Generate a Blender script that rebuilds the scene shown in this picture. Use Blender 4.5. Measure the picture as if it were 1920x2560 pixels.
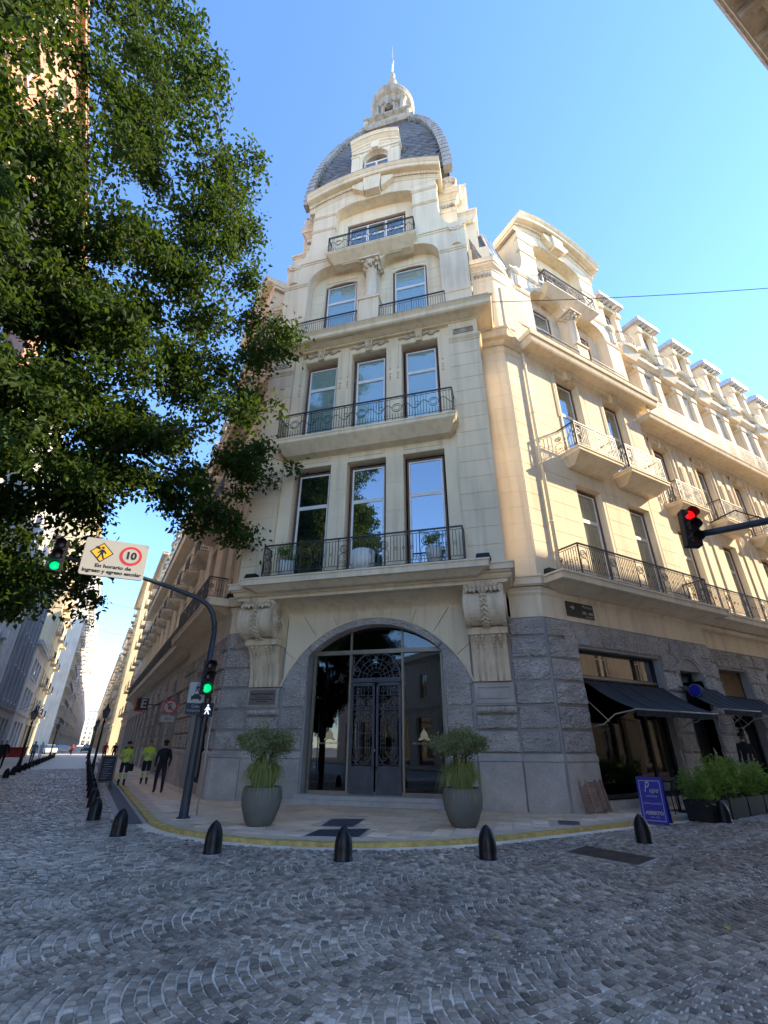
import bpy, math, random
import numpy as np
from mathutils import Matrix, Vector
random.seed(7); rng = np.random.default_rng(7)
PI = math.pi; R = math.radians
for o in list(bpy.data.objects): bpy.data.objects.remove(o)
scene = bpy.context.scene
COL = scene.collection

# ------------------------------------------------------------------ camera
YAW, PITCH, ROLL = R(29.67), R(26.6), R(0.34)
CAM_Z = 1.7
fw = Vector((math.sin(YAW)*math.cos(PITCH), math.cos(YAW)*math.cos(PITCH), math.sin(PITCH)))
r0 = Vector((math.cos(YAW), -math.sin(YAW), 0)); u0 = r0.cross(fw)
r2 = math.cos(ROLL)*r0 + math.sin(ROLL)*u0; u2 = -math.sin(ROLL)*r0 + math.cos(ROLL)*u0
cam = bpy.data.cameras.new('camera'); cam.sensor_fit = 'VERTICAL'; cam.sensor_height = 36.0
cam.lens = 36.0*1164/2560; cam.clip_start = 0.1; cam.clip_end = 3000
camo = bpy.data.objects.new('camera', cam); COL.objects.link(camo)
camo.matrix_world = Matrix(((r2.x,u2.x,-fw.x,0),(r2.y,u2.y,-fw.y,0),(r2.z,u2.z,-fw.z,CAM_Z),(0,0,0,1)))
scene.camera = camo
scene.render.resolution_x, scene.render.resolution_y = 768, 1024

# ------------------------------------------------------------------ sky, sun, exposure
SUN = Vector((2.1, -0.9, 1.38)).normalized()
SUN_EL = math.asin(SUN.z); SUN_AZ = math.atan2(SUN.x, SUN.y)
world = bpy.data.worlds.new('World'); scene.world = world; world.use_nodes = True
wn = world.node_tree; bg = wn.nodes['Background']
sky = wn.nodes.new('ShaderNodeTexSky'); sky.sky_type = 'NISHITA'; sky.sun_disc = False
sky.sun_elevation = SUN_EL; sky.sun_rotation = SUN_AZ
sky.altitude = 600; sky.air_density = 1.0; sky.dust_density = 0.0; sky.ozone_density = 6.5
wn.links.new(sky.outputs[0], bg.inputs[0]); bg.inputs[1].default_value = 0.10
sl = bpy.data.lights.new('sun', 'SUN'); sl.energy = 2.15; sl.angle = R(0.53); sl.color = (1, 0.82, 0.56)
so = bpy.data.objects.new('sun', sl); COL.objects.link(so); so.location = (60, -30, 60)
so.rotation_euler = (-SUN).to_track_quat('-Z', 'Y').to_euler()
vs = scene.view_settings; scene.display_settings.display_device = 'sRGB'
vs.view_transform = 'Standard'; vs.look = 'None'; vs.gamma = 1.0; vs.use_curve_mapping = False
vs.exposure = 2.55

# ------------------------------------------------------------------ materials
MAT = {}
def nmat(name):
    m = bpy.data.materials.new(name); m.use_nodes = True; nt = m.node_tree
    b = nt.nodes['Principled BSDF']; MAT[name] = m
    return m, nt, b
def N(nt, t, **k):
    n = nt.nodes.new(t)
    for a, v in k.items():
        if a in n.inputs: n.inputs[a].default_value = v
        else: setattr(n, a, v)
    return n
def wpos(nt, scale=(1,1,1)):
    g = nt.nodes.new('ShaderNodeNewGeometry'); mp = nt.nodes.new('ShaderNodeMapping')
    mp.inputs['Scale'].default_value = scale
    nt.links.new(g.outputs['Position'], mp.inputs[0]); return mp.outputs[0]
def noise(nt, scale, detail=4, rough=.55, vec=None, st=(1,1,1)):
    n = N(nt, 'ShaderNodeTexNoise', Scale=scale, Detail=detail, Roughness=rough)
    nt.links.new(vec or wpos(nt, st), n.inputs['Vector']); return n.outputs['Fac']
def ramp(nt, fac, stops):
    r = nt.nodes.new('ShaderNodeValToRGB'); e = r.color_ramp.elements
    while len(e) < len(stops): e.new(0.5)
    for i, (p, c) in enumerate(stops):
        e[i].position = p; e[i].color = (*c, 1) if len(c) == 3 else c
    nt.links.new(fac, r.inputs[0]); return r.outputs[0]
def mul(nt, a, b, f=1.0):
    m = nt.nodes.new('ShaderNodeMix'); m.data_type = 'RGBA'; m.blend_type = 'MULTIPLY'
    m.inputs[0].default_value = f; nt.links.new(a, m.inputs[6]); nt.links.new(b, m.inputs[7]); return m.outputs[2]
def bump(nt, b, h, strength=.3, dist=.01):
    n = N(nt, 'ShaderNodeBump', Strength=strength, Distance=dist)
    nt.links.new(h, n.inputs['Height']); nt.links.new(n.outputs[0], b.inputs['Normal'])
def sc(c, k): return tuple(min(1, x*k) for x in c)
def surf(name, col, rough=.8, var=.12, scale=1.3, fine=30, bstr=.25, bdist=.008, streak=0, spec=.3, metal=0, objvar=0):
    m, nt, b = nmat(name)
    c = ramp(nt, noise(nt, scale, 5), [(.3, sc(col, 1-var)), (.7, sc(col, 1+var))])
    f = noise(nt, fine, 3)
    c = mul(nt, c, ramp(nt, f, [(.3, (1-var*.8,)*3), (.7, (1,1,1))]))
    if streak:
        s = noise(nt, 1.0, 4, .6, st=(3.5, 3.5, .22))
        c = mul(nt, c, ramp(nt, s, [(.36, (1-streak, 1-streak*1.05, 1-streak*1.15)), (.52, (1,1,1))]))
    if objvar:
        oi = nt.nodes.new('ShaderNodeObjectInfo')
        c = mul(nt, c, ramp(nt, oi.outputs['Random'], [(0, (1-objvar,)*3), (1, (1,1,1))]))
    nt.links.new(c, b.inputs['Base Color']); b.inputs['Roughness'].default_value = rough
    b.inputs['Specular IOR Level'].default_value = spec; b.inputs['Metallic'].default_value = metal
    if bstr: bump(nt, b, f, bstr, bdist)
    return m
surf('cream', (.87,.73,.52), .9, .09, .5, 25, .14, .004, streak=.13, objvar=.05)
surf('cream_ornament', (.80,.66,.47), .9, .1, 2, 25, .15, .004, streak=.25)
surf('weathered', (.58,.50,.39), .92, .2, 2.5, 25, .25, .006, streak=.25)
def rough_stone(name, col, bs, bd, var):
    m, nt, b = nmat(name)
    c = ramp(nt, noise(nt, 1.6, 5), [(.3, sc(col, 1-var)), (.7, sc(col, 1+var))])
    sp = noise(nt, 55, 3, .7)
    c = mul(nt, c, ramp(nt, sp, [(.34, (.62,.62,.63)), (.6, (1,1,1))]))
    oi = nt.nodes.new('ShaderNodeObjectInfo')
    c = mul(nt, c, ramp(nt, oi.outputs['Random'], [(0, (.80,.80,.81)), (1, (1,1,1))]))
    nt.links.new(c, b.inputs['Base Color']); b.inputs['Roughness'].default_value = .85
    h = N(nt, 'ShaderNodeTexVoronoi', Scale=13, Randomness=1); h.feature = 'SMOOTH_F1'
    nv = wpos(nt, (1,1,1.7)); nn = N(nt, 'ShaderNodeTexNoise', Scale=5, Detail=3)
    nt.links.new(nv, nn.inputs['Vector'])
    mx = nt.nodes.new('ShaderNodeMix'); mx.data_type = 'VECTOR'; mx.inputs[0].default_value = .22
    nt.links.new(nv, mx.inputs[4]); nt.links.new(nn.outputs['Color'], mx.inputs[5])
    nt.links.new(mx.outputs[1], h.inputs['Vector'])
    bump(nt, b, h.outputs['Distance'], bs, bd); return m
rough_stone('stone_rough', (.62,.58,.53), 1.0, .13, .18)
rough_stone('stone_mid', (.57,.535,.49), 1.0, .08, .2)
rough_stone('granite', (.57,.535,.49), .35, .008, .2)
surf('granite_dark', (.36,.345,.325), .8, .12, 1.2, 60, .2, .003)
surf('slate', (.21,.20,.195), .6, .2, 3, 30, .3, .004, objvar=.45)
surf('zinc', (.42,.40,.37), .6, .2, 3, 20, .2, .004, streak=.3)
surf('zinc_bright', (.62,.63,.65), .35, .1, 3, 20, .1, .003, metal=.7)
surf('iron', (.045,.042,.042), .5, .2, 4, 40, .1, .002, spec=.5)
surf('iron_grey', (.075,.078,.095), .45, .2, 3, 40, .1, .002, spec=.5)
surf('white_paint', (.78,.78,.76), .45, .05, 2, 40, .03, .001)
surf('timber', (.16,.075,.045), .6, .2, 3, 30, .1, .002)
surf('bronze_frame', (.30,.26,.20), .4, .1, 3, 30, .05, .001, metal=.5)
surf('black_gloss', (.010,.011,.014), .34, .1, 2, 30, .05, .002, spec=.3)
surf('black_matt', (.02,.02,.021), .55, .2, 3, 40, .1, .002)
surf('awning', (.022,.023,.027), .85, .2, 2, 60, .2, .002)
surf('concrete', (.40,.39,.37), .85, .12, 2, 40, .2, .003)
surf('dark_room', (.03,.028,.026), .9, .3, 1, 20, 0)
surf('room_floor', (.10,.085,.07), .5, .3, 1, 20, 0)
def flat(name, col, rough=.5, spec=.4, metal=0, emit=0, ecol=None):
    m, nt, b = nmat(name); b.inputs['Base Color'].default_value = (*col, 1); b.inputs['Roughness'].default_value = rough
    b.inputs['Specular IOR Level'].default_value = spec; b.inputs['Metallic'].default_value = metal
    if emit:
        b.inputs['Emission Color'].default_value = (*(ecol or col), 1); b.inputs['Emission Strength'].default_value = emit
    return m
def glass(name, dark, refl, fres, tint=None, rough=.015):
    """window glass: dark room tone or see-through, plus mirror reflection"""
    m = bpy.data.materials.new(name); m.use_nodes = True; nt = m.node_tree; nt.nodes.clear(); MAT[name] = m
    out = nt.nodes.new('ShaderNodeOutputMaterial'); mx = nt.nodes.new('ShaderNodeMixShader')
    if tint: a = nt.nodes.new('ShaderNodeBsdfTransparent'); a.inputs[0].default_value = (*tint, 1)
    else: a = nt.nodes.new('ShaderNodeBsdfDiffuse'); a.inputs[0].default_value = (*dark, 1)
    g = nt.nodes.new('ShaderNodeBsdfGlossy'); g.inputs['Roughness'].default_value = rough
    lw = nt.nodes.new('ShaderNodeFresnel'); lw.inputs[0].default_value = 1.5
    ma = N(nt, 'ShaderNodeMath', operation='MULTIPLY_ADD'); ma.inputs[1].default_value = fres; ma.inputs[2].default_value = refl; ma.use_clamp = True
    nt.links.new(lw.outputs[0], ma.inputs[0]); nt.links.new(ma.outputs[0], mx.inputs[0])
    nn = noise(nt, .9, 2); bp = N(nt, 'ShaderNodeBump', Strength=.04, Distance=.02)
    nt.links.new(nn, bp.inputs['Height']); nt.links.new(bp.outputs[0], g.inputs['Normal'])
    nt.links.new(a.outputs[0], mx.inputs[1]); nt.links.new(g.outputs[0], mx.inputs[2]); nt.links.new(mx.outputs[0], out.inputs[0])
    return m
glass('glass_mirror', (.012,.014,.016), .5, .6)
glass('glass_clear', None, .07, .6, tint=(.93,.97,.97))
glass('glass_shop', None, .05, .9, tint=(.45,.46,.45))
flat('blind_pale', (.70,.84,.84), .8); flat('blind_warm', (.60,.60,.48), .8)
flat('curtain', (.30,.31,.29), .9)
def leafmat(name, c1, c2, trans=.35):
    m, nt, b = nmat(name)
    c = ramp(nt, noise(nt, 2.5, 3), [(.3, c1), (.7, c2)])
    nt.links.new(c, b.inputs['Base Color']); b.inputs['Roughness'].default_value = .6
    b.inputs['Specular IOR Level'].default_value = .15
    t = nt.nodes.new('ShaderNodeBsdfTranslucent'); mx = nt.nodes.new('ShaderNodeMixShader'); mx.inputs[0].default_value = trans
    t.inputs[0].default_value = (c2[0]*2.2, c2[1]*2.0, c2[2]*.8, 1)
    out = nt.nodes['Material Output']
    nt.links.new(b.outputs[0], mx.inputs[1]); nt.links.new(t.outputs[0], mx.inputs[2]); nt.links.new(mx.outputs[0], out.inputs[0]); return m
leafmat('leaf', (.011,.026,.007), (.050,.090,.019), .32)
leafmat('leaf_shrub', (.10,.13,.06), (.26,.28,.15), .2)
leafmat('leaf_grass', (.14,.19,.05), (.36,.38,.16), .25)
leafmat('leaf_box', (.06,.12,.03), (.20,.30,.08), .3)
surf('bark', (.09,.075,.06), .9, .3, 4, 30, .5, .02)

# ------------------------------------------------------------------ mesh helpers
class MB:
    """collects shapes; build() links them as ONE mesh object"""
    def __init__(s): s.v = []; s.f = []; s.sm = []
    def add(s, vs, fs, smooth=False):
        n = len(s.v); s.v.extend([tuple(p) for p in vs]); s.f.extend([tuple(i+n for i in f) for f in fs]); s.sm.extend([smooth]*len(fs)); return s
    def box(s, x0, x1, y0, y1, z0, z1):
        return s.add([(x0,y0,z0),(x1,y0,z0),(x1,y1,z0),(x0,y1,z0),(x0,y0,z1),(x1,y0,z1),(x1,y1,z1),(x0,y1,z1)],
              [(0,3,2,1),(4,5,6,7),(0,1,5,4),(1,2,6,5),(2,3,7,6),(3,0,4,7)])
    def fb(s, s0, s1, d0, d1, z0, z1): return s.box(s0, s1, -d1, -d0, z0, z1)          # facade box: along, outward, up
    def fr(s, a, b):                                                                     # frustum between two rects (x0,x1,y0,y1,z)
        (x0,x1,y0,y1,z0), (X0,X1,Y0,Y1,z1) = a, b
        return s.add([(x0,y0,z0),(x1,y0,z0),(x1,y1,z0),(x0,y1,z0),(X0,Y0,z1),(X1,Y0,z1),(X1,Y1,z1),(X0,Y1,z1)],
              [(0,3,2,1),(4,5,6,7),(0,1,5,4),(1,2,6,5),(2,3,7,6),(3,0,4,7)])
    def mould(s, s0, s1, d0, layers, ends=(1,1), back=0):
        """stack of layers (proj_low, proj_high, z0, z1) standing out of a wall at d0; mitred returns at the ends"""
        for a, b, z0, z1 in layers:
            s.fr((s0-a*ends[0], s1+a*ends[1], -(d0+a), -back, z0), (s0-b*ends[0], s1+b*ends[1], -(d0+b), -back, z1))
        return s
    def prism(s, poly, y0, y1):                                                          # poly in (x,z), extruded along y
        n = len(poly); vs = [(x,y0,z) for x,z in poly]+[(x,y1,z) for x,z in poly]
        fs = [tuple(range(n)), tuple(range(2*n-1, n-1, -1))]+[(i, i+n, (i+1)%n+n, (i+1)%n) for i in range(n)]
        return s.add(vs, fs)
    def hprism(s, poly, z0, z1):                                                         # poly in (x,y), extruded up
        n = len(poly); vs = [(x,y,z0) for x,y in poly]+[(x,y,z1) for x,y in poly]
        fs = [tuple(range(n-1,-1,-1)), tuple(range(n, 2*n))]+[(i, (i+1)%n, (i+1)%n+n, i+n) for i in range(n)]
        return s.add(vs, fs)
    def xprism(s, poly, x0, x1):                                                         # poly in (y,z), extruded along x
        n = len(poly); vs = [(x0,y,z) for y,z in poly]+[(x1,y,z) for y,z in poly]
        fs = [tuple(range(n-1,-1,-1)), tuple(range(n, 2*n))]+[(i, (i+1)%n, (i+1)%n+n, i+n) for i in range(n)]
        return s.add(vs, fs)
    def tube(s, pts, r, n=6, closed=False, smooth=True, flat=None):
        P = [Vector(p) for p in pts]; m = len(P); rr = r if hasattr(r, '__len__') else [r]*m
        vs = []; up = Vector((0,0,1))
        for i, p in enumerate(P):
            if closed: t = P[(i+1)%m]-P[i-1]
            else: t = P[min(i+1,m-1)]-P[max(i-1,0)]
            t = t.normalized() if t.length > 1e-9 else Vector((0,0,1))
            a = up if abs(t.z) < .9 else Vector((1,0,0))
            x = t.cross(a).normalized(); y = x.cross(t)
            for k in range(n):
                an = 2*PI*(k+.5)/n; vs.append(p + (x*math.cos(an)+y*math.sin(an)*(flat or 1))*rr[i])
        fs = []
        for i in range(m if closed else m-1):
            for k in range(n):
                j = (i+1)%m; fs.append((i*n+k, i*n+(k+1)%n, j*n+(k+1)%n, j*n+k))
        if not closed: fs += [tuple(range(n-1,-1,-1)), tuple(range((m-1)*n, m*n))]
        return s.add(vs, fs, smooth)
    def bar(s, a, b, r): return s.tube([a, b], r, 4, smooth=False)
    def lathe(s, prof, c=(0,0,0), n=16, smooth=True, sx=1, sy=1):
        vs = []; m = len(prof)
        for r, z in prof:
            for k in range(n):
                a = 2*PI*k/n; vs.append((c[0]+r*sx*math.cos(a), c[1]+r*sy*math.sin(a), c[2]+z))
        fs = [(i*n+k, i*n+(k+1)%n, (i+1)*n+(k+1)%n, (i+1)*n+k) for i in range(m-1) for k in range(n)]
        s.add(vs, fs, smooth); b = len(s.v)-m*n
        s.add([], []); s.f.append(tuple(b+k for k in range(n-1,-1,-1))); s.sm.append(False)
        s.f.append(tuple(b+(m-1)*n+k for k in range(n))); s.sm.append(False); return s
    def disc(s, cx, cz, r, d0, d1, n=16, rx=None):                                       # round plate on a facade
        return s.prism([(cx+(rx or r)*math.cos(2*PI*k/n), cz+r*math.sin(2*PI*k/n)) for k in range(n)], -d1, -d0)
    def blob(s, c, rx, ry, rz, n=8, m=5):
        vs = [(c[0],c[1],c[2]-rz)]
        for i in range(1, m):
            ph = -PI/2+PI*i/m
            for k in range(n): vs.append((c[0]+rx*math.cos(ph)*math.cos(2*PI*k/n), c[1]+ry*math.cos(ph)*math.sin(2*PI*k/n), c[2]+rz*math.sin(ph)))
        vs.append((c[0],c[1],c[2]+rz)); L = len(vs)-1
        fs = [(0, 1+(k+1)%n, 1+k) for k in range(n)]
        for i in range(m-2):
            for k in range(n): fs.append((1+i*n+k, 1+i*n+(k+1)%n, 1+(i+1)*n+(k+1)%n, 1+(i+1)*n+k))
        fs += [(L, 1+(m-2)*n+k, 1+(m-2)*n+(k+1)%n) for k in range(n)]
        return s.add(vs, fs, True)
    def mesh(s, name):
        me = bpy.data.meshes.new(name); me.from_pydata(s.v, [], s.f)
        me.polygons.foreach_set('use_smooth', s.sm); me.update(); return me
    def build(s, name, mat, parent=None, M=None):
        return link(name, s.mesh(name), mat, parent, M)
def link(name, me, mat, parent=None, M=None):
    if mat and not me.materials: me.materials.append(MAT[mat])
    o = bpy.data.objects.new(name, me); COL.objects.link(o)
    if parent: o.parent = parent
    if M is not None: o.matrix_basis = M
    return o
def npmesh(name, V, F, mat, smooth=False):
    """fast mesh from arrays; F is (n,k) with k verts each"""
    me = bpy.data.meshes.new(name); V = np.asarray(V, np.float32); F = np.asarray(F, np.int32); k = F.shape[1]
    me.vertices.add(len(V)); me.vertices.foreach_set('co', V.ravel())
    me.loops.add(F.size); me.loops.foreach_set('vertex_index', F.ravel())
    me.polygons.add(len(F)); me.polygons.foreach_set('loop_start', np.arange(len(F), dtype=np.int32)*k)
    me.polygons.foreach_set('use_smooth', np.full(len(F), smooth)); me.update(calc_edges=True); me.validate()
    me.materials.append(MAT[mat]); return me
def empty(name, label, cat, loc=(0,0,0), rz=0, group=None):
    o = bpy.data.objects.new(name, None); COL.objects.link(o); o.empty_display_size = .2
    o.location = loc; o.rotation_euler = (0,0,rz); return tag(o, label, cat, group)
def tag(o, label, cat, group=None):
    o['label'] = label; o['category'] = cat
    if group: o['group'] = group
    return o
def structure(o): o['kind'] = 'structure'; return o
def T(x, y, z): return Matrix.Translation((x, y, z))
def RZ(a): return Matrix.Rotation(a, 4, 'Z')
def copy_tree(o, parent=None):
    c = o.copy(); COL.objects.link(c); c.parent = parent
    for ch in list(o.children): copy_tree(ch, c)
    return c
def text(name, body, size, mat, parent, M, align='CENTER', extrude=.002, bold=0, sx=1, shear=0):
    cu = bpy.data.curves.new(name, 'FONT'); cu.body = body; cu.size = size; cu.align_x = align; cu.align_y = 'CENTER'
    cu.extrude = extrude; cu.offset = bold; cu.resolution_u = 3; cu.shear = shear
    t = bpy.data.objects.new(name, cu); COL.objects.link(t)
    dg = bpy.context.evaluated_depsgraph_get(); dg.update()
    me = bpy.data.meshes.new_from_object(t.evaluated_get(dg)); bpy.data.objects.remove(t); bpy.data.curves.remove(cu)
    me.materials.clear(); return link(name, me, mat, parent, M @ Matrix.Diagonal((sx,1,1,1)))
UPR = Matrix.Rotation(PI/2, 4, 'X')          # text in the xz plane, facing -y (outward of a facade frame)
flat('gilt', (.75,.55,.28), .4); flat('gilt_dull', (.5,.42,.3), .5)
surf('zinc_stone', (.42,.37,.30), .8, .15, 2, 25, .2, .005, streak=.35)
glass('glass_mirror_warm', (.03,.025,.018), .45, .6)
surf('shutter', (.30,.22,.13), .6, .15, 3, 30, .1, .002)
surf('rust_plate', (.12,.095,.08), .7, .3, 4, 40, .3, .003)
surf('cane', (.42,.33,.18), .7, .15, 4, 40, .1, .001)
leafmat('leaf_fallen', (.4,.45,.06), (.5,.5,.1), .1)
# ================================================================== the corner palace
PO = Vector((7.84, 14.44, 0)); PV = 1.45; PVH = 0.08
palace = empty('corner_palace', 'cream corner palace with slate dome, grey stone ground floor and iron balconies', 'building', PO)
CF = RZ(-PI/4); RF = T(4.03, -4.03, 0); LF = T(-4.03, 4.03, 0) @ RZ(-PI/2)
_cache = {}

def wall(mb, s0, s1, z0, z1, d, ops=(), depth=.35, edge=0):
    S = sorted({s0, s1, *[o[0] for o in ops], *[o[1] for o in ops]}); Z = sorted({z0, z1, *[o[2] for o in ops], *[o[3] for o in ops]})
    S = [x for x in S if s0 <= x <= s1]; Z = [x for x in Z if z0 <= x <= z1]
    for i in range(len(S)-1):
        for j in range(len(Z)-1):
            cx, cz = (S[i]+S[i+1])/2, (Z[j]+Z[j+1])/2
            if any(a < cx < b and c < cz < e for a, b, c, e in ops): continue
            mb.add([(S[i],-d,Z[j]),(S[i+1],-d,Z[j]),(S[i+1],-d,Z[j+1]),(S[i],-d,Z[j+1])], [(0,1,2,3)])
    for a, b, c, e in ops:
        y0, y1 = -d, -d+depth
        mb.add([(a,y0,c),(a,y1,c),(a,y1,e),(a,y0,e)], [(0,1,2,3)]); mb.add([(b,y0,c),(b,y1,c),(b,y1,e),(b,y0,e)], [(3,2,1,0)])
        mb.add([(a,y0,e),(b,y0,e),(b,y1,e),(a,y1,e)], [(3,2,1,0)]); mb.add([(a,y0,c),(b,y0,c),(b,y1,c),(a,y1,c)], [(0,1,2,3)])
    if edge:
        for x, fl in ((s0, 0), (s1, 1)):
            q = [(x,-d,z0),(x,-d+edge,z0),(x,-d+edge,z1),(x,-d,z1)]; mb.add(q, [(0,1,2,3) if not fl else (3,2,1,0)])
    return mb
def archwall(mb, a, b, z0, zs, rise, z1, d, depth, n=16, ex=2.0, jamb=True):
    """panel between a and b above z0 with an arched opening (spring zs, rise) cut through to depth"""
    c, h = (a+b)/2, (b-a)/2; pts = []
    for i in range(n+1):
        t = PI-PI*i/n; co, si = math.cos(t), math.sin(t)
        pts.append((c+h*math.copysign(abs(co)**(2/ex), co), zs+rise*abs(si)**(2/ex)))
    for (sa, za), (sb, zb) in zip(pts, pts[1:]):
        mb.add([(sa,-d,za),(sb,-d,zb),(sb,-d,z1),(sa,-d,z1)], [(0,1,2,3)])
        mb.add([(sa,-d,za),(sb,-d,zb),(sb,-d+depth,zb),(sa,-d+depth,za)], [(3,2,1,0)], True)
    if jamb: mb.add([(a,-d,z0),(a,-d+depth,z0),(a,-d+depth,zs),(a,-d,zs)], [(0,1,2,3)]); mb.add([(b,-d,z0),(b,-d+depth,z0),(b,-d+depth,zs),(b,-d,zs)], [(3,2,1,0)])
    return pts
def window(F, s, z0, z1, w, d, ztr, gl='glass_clear', blind='blind_pale', nv=1, parent=None, seg=0, bd=.095):
    """timber lining with white casements: window > casement, panes, blind"""
    h, tr = z1-z0, (ztr-z0 if ztr else 0); key = ('win', round(w,3), round(h,3), round(tr,3), nv, gl, blind)
    if key not in _cache:
        f = MB(); t = .055
        f.box(-w/2,-w/2+t,-.02,.16,0,h); f.box(w/2-t,w/2,-.02,.16,0,h); f.box(-w/2+t,w/2-t,-.02,.16,h-t,h)
        c = MB(); i0, i1 = -w/2+t, w/2-t; q = .06
        rows = [(0, tr, .075), (tr, h-t, q)] if tr else [(0, h-t, q)]
        panes = []
        for k in range(nv):
            a = i0+(i1-i0)*k/nv; b = i0+(i1-i0)*(k+1)/nv
            for (lo, hi, qq) in rows:
                lo2, hi2 = lo+.004, hi-.004
                c.box(a+.003,a+qq,.02,.085,lo2,hi2); c.box(b-qq,b-.003,.02,.085,lo2,hi2)
                c.box(a+qq,b-qq,.022,.083,lo2,lo2+qq); c.box(a+qq,b-qq,.022,.083,hi2-qq,hi2)
                p = MB().box(a+qq,b-qq,.045,.055,lo2+qq,hi2-qq); panes.append(p.mesh('pane'))
        bl = MB().box(i0,i1,bd,bd+.01,.02,h-t).mesh('blind') if blind else None
        _cache[key] = (f.mesh('window'), c.mesh('casement'), panes, bl)
    fm, cm, pm, bl = _cache[key]
    o = link('window', fm, 'timber', parent or palace, F @ T(s,-d,z0))
    link('casement', cm, 'white_paint', o)
    for p in pm: link('pane', p, gl, o)
    if bl: link('blind', bl, blind, o)
    return o
def ring(mb, cx, cy, cz, r, t, axis='x', n=12, a0=0, a1=2*PI):
    full = abs(a1-a0-2*PI) < 1e-6; m = n if full else n+1
    P = []
    for k in range(m):
        a = a0+(a1-a0)*k/n; u, w = r*math.cos(a), r*math.sin(a)
        P.append((cx+u, cy, cz+w) if axis == 'x' else (cx, cy+u, cz+w))
    mb.tube(P, t, 4, closed=full, smooth=False)
def railing(F, s0, s1, d0, d1, z, h, style, parent, post=1.45):
    """iron railing: front at d1 from s0 to s1, returns back to d0 when d0 < d1"""
    mb = MB(); t = .0145
    def run(p, q, ax):
        L = math.hypot(q[0]-p[0], q[1]-p[1]); ux, uy = (q[0]-p[0])/L, (q[1]-p[1])/L
        P = lambda a, zz: (p[0]+ux*a, p[1]+uy*a, z+zz)
        mb.tube([P(0,h), P(L,h)], .032, 4, smooth=False); mb.bar(P(0,.05), P(L,.05), .014)
        if style != 'C': mb.bar(P(0,h-.1), P(L,h-.1), .011); mb.bar(P(0,.17), P(L,.17), .011)
        else: mb.bar(P(0,h-.16), P(L,h-.16), .01)
        npost = max(1, round(L/post)); seg = L/npost
        for k in range(npost+1):
            a = min(max(k*seg, .012), L-.012); mb.bar(P(a,0), P(a,h), .019)
        for k in range(npost):
            a0 = k*seg; m = max(2, round(seg/.105)); st = seg/m; orn = style in 'AB' and seg > .8
            for i in range(1, m):
                a = a0+i*st; f = i/m
                lo, hi = .17, h-.1
                if style == 'C': lo, hi = .05, h-.16
                if orn and style == 'A' and (f < .26): continue
                if orn and style == 'B' and abs(f-.5) < .14:
                    mb.bar(P(a,.05), P(a,.17+.25*(h-.3)), t*.8); continue
                mb.bar(P(a,lo), P(a,hi), t*.82)
                if style == 'B' and i % 1 == 0: mb.blob(P(a,.30), .02,.02,.045, 4, 3)
            def arc(c, zc, r, tt=.011, a0_=0, a1_=2*PI, n=12):
                full = abs(a1_-a0_-2*PI) < 1e-6
                pts = [P(c+r*math.cos(a0_+(a1_-a0_)*j/n), zc+r*math.sin(a0_+(a1_-a0_)*j/n)) for j in range(n if full else n+1)]
                mb.tube(pts, tt, 4, closed=full, smooth=False)
            if orn and style == 'A':
                c = a0+.14*seg; w = .12*seg
                arc(c, h*.66, min(w*.8,.15), .014); arc(c, h*.66, min(w*.5,.09), .01); mb.blob(P(c,h*.66),.03,.02,.03,5,4)
                arc(c, h*.40, min(w*.95,.17), .012, PI*.05, PI*.95, 8)
                for sg in (-1,1):
                    mb.bar(P(c+sg*w*.95,.17), P(c+sg*w*.95,h*.42), .011); arc(c+sg*w*.5, h*.26, .05, .009)
                for j in range(3):
                    arc(a0+seg*(.42+.2*j), h*.52, .05, .01, n=8)
            if orn and style == 'B':
                c = a0+.5*seg; arc(c, h*.55, .19, .014, n=14); arc(c, h*.55, .12, .011)
                for sg in (-1,1):
                    pts = [P(c+sg*(.19+u*seg*.36), h*(.55+.13*math.sin(u*PI*1.5))) for u in [j/8 for j in range(9)]]
                    mb.tube(pts, .013, 4, smooth=False)
                arc(a0+.02*seg+.06, h*.6, .085, .011)
            if style == 'A':
                for i in range(m): arc(a0+(i+.5)*st, h-.05, .03, .006, n=6)
                for i in range(m): arc(a0+(i+.5)*st, .11, .032, .006, 0, PI, 4)
            elif style == 'B':
                for i in range(0, m, 2): arc(a0+(i+.5)*st, h-.05, .035, .006, PI, 2*PI, 4)
            elif style == 'C':
                for i in range(m): arc(a0+(i+.5)*st, h-.08, .04, .006, n=6)
    run((s0,-d1), (s1,-d1), 0)
    if d0 < d1-.05: run((s0,-d0), (s0,-d1), 1); run((s1,-d1), (s1,-d0), 1)
    return mb.build('railing', 'iron', parent)
def balcony(F, s0, s1, d0, d1, z0, z1, rz, rh, style, inset=.08, post=1.45, dd=0):
    mb = MB(); e = .12
    mb.fr((s0+.05, s1-.05, -(d1-.05), -d0, z0+.12), (s0, s1, -d1, -d0, z0+.17)); mb.fr((s0, s1, -d1, -d0, z0+.17), (s0, s1, -d1, -d0, z1-.07))
    mb.fr((s0-.03, s1+.03, -(d1+.03), -d0, z1-.07), (s0-.03, s1+.03, -(d1+.03), -d0, z1))
    mb.fr((s0+.3, s1-.3, -(d0+(d1-d0)*.45), -d0, z0-.18), (s0+.06, s1-.06, -(d1-.06), -d0, z0+.12))
    b = mb.build('balcony', 'cream', palace, F)
    railing(F, s0+inset, s1-inset, d0, d1-inset, rz, rh, style, b, post)
    return b
_bl = 0
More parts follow.
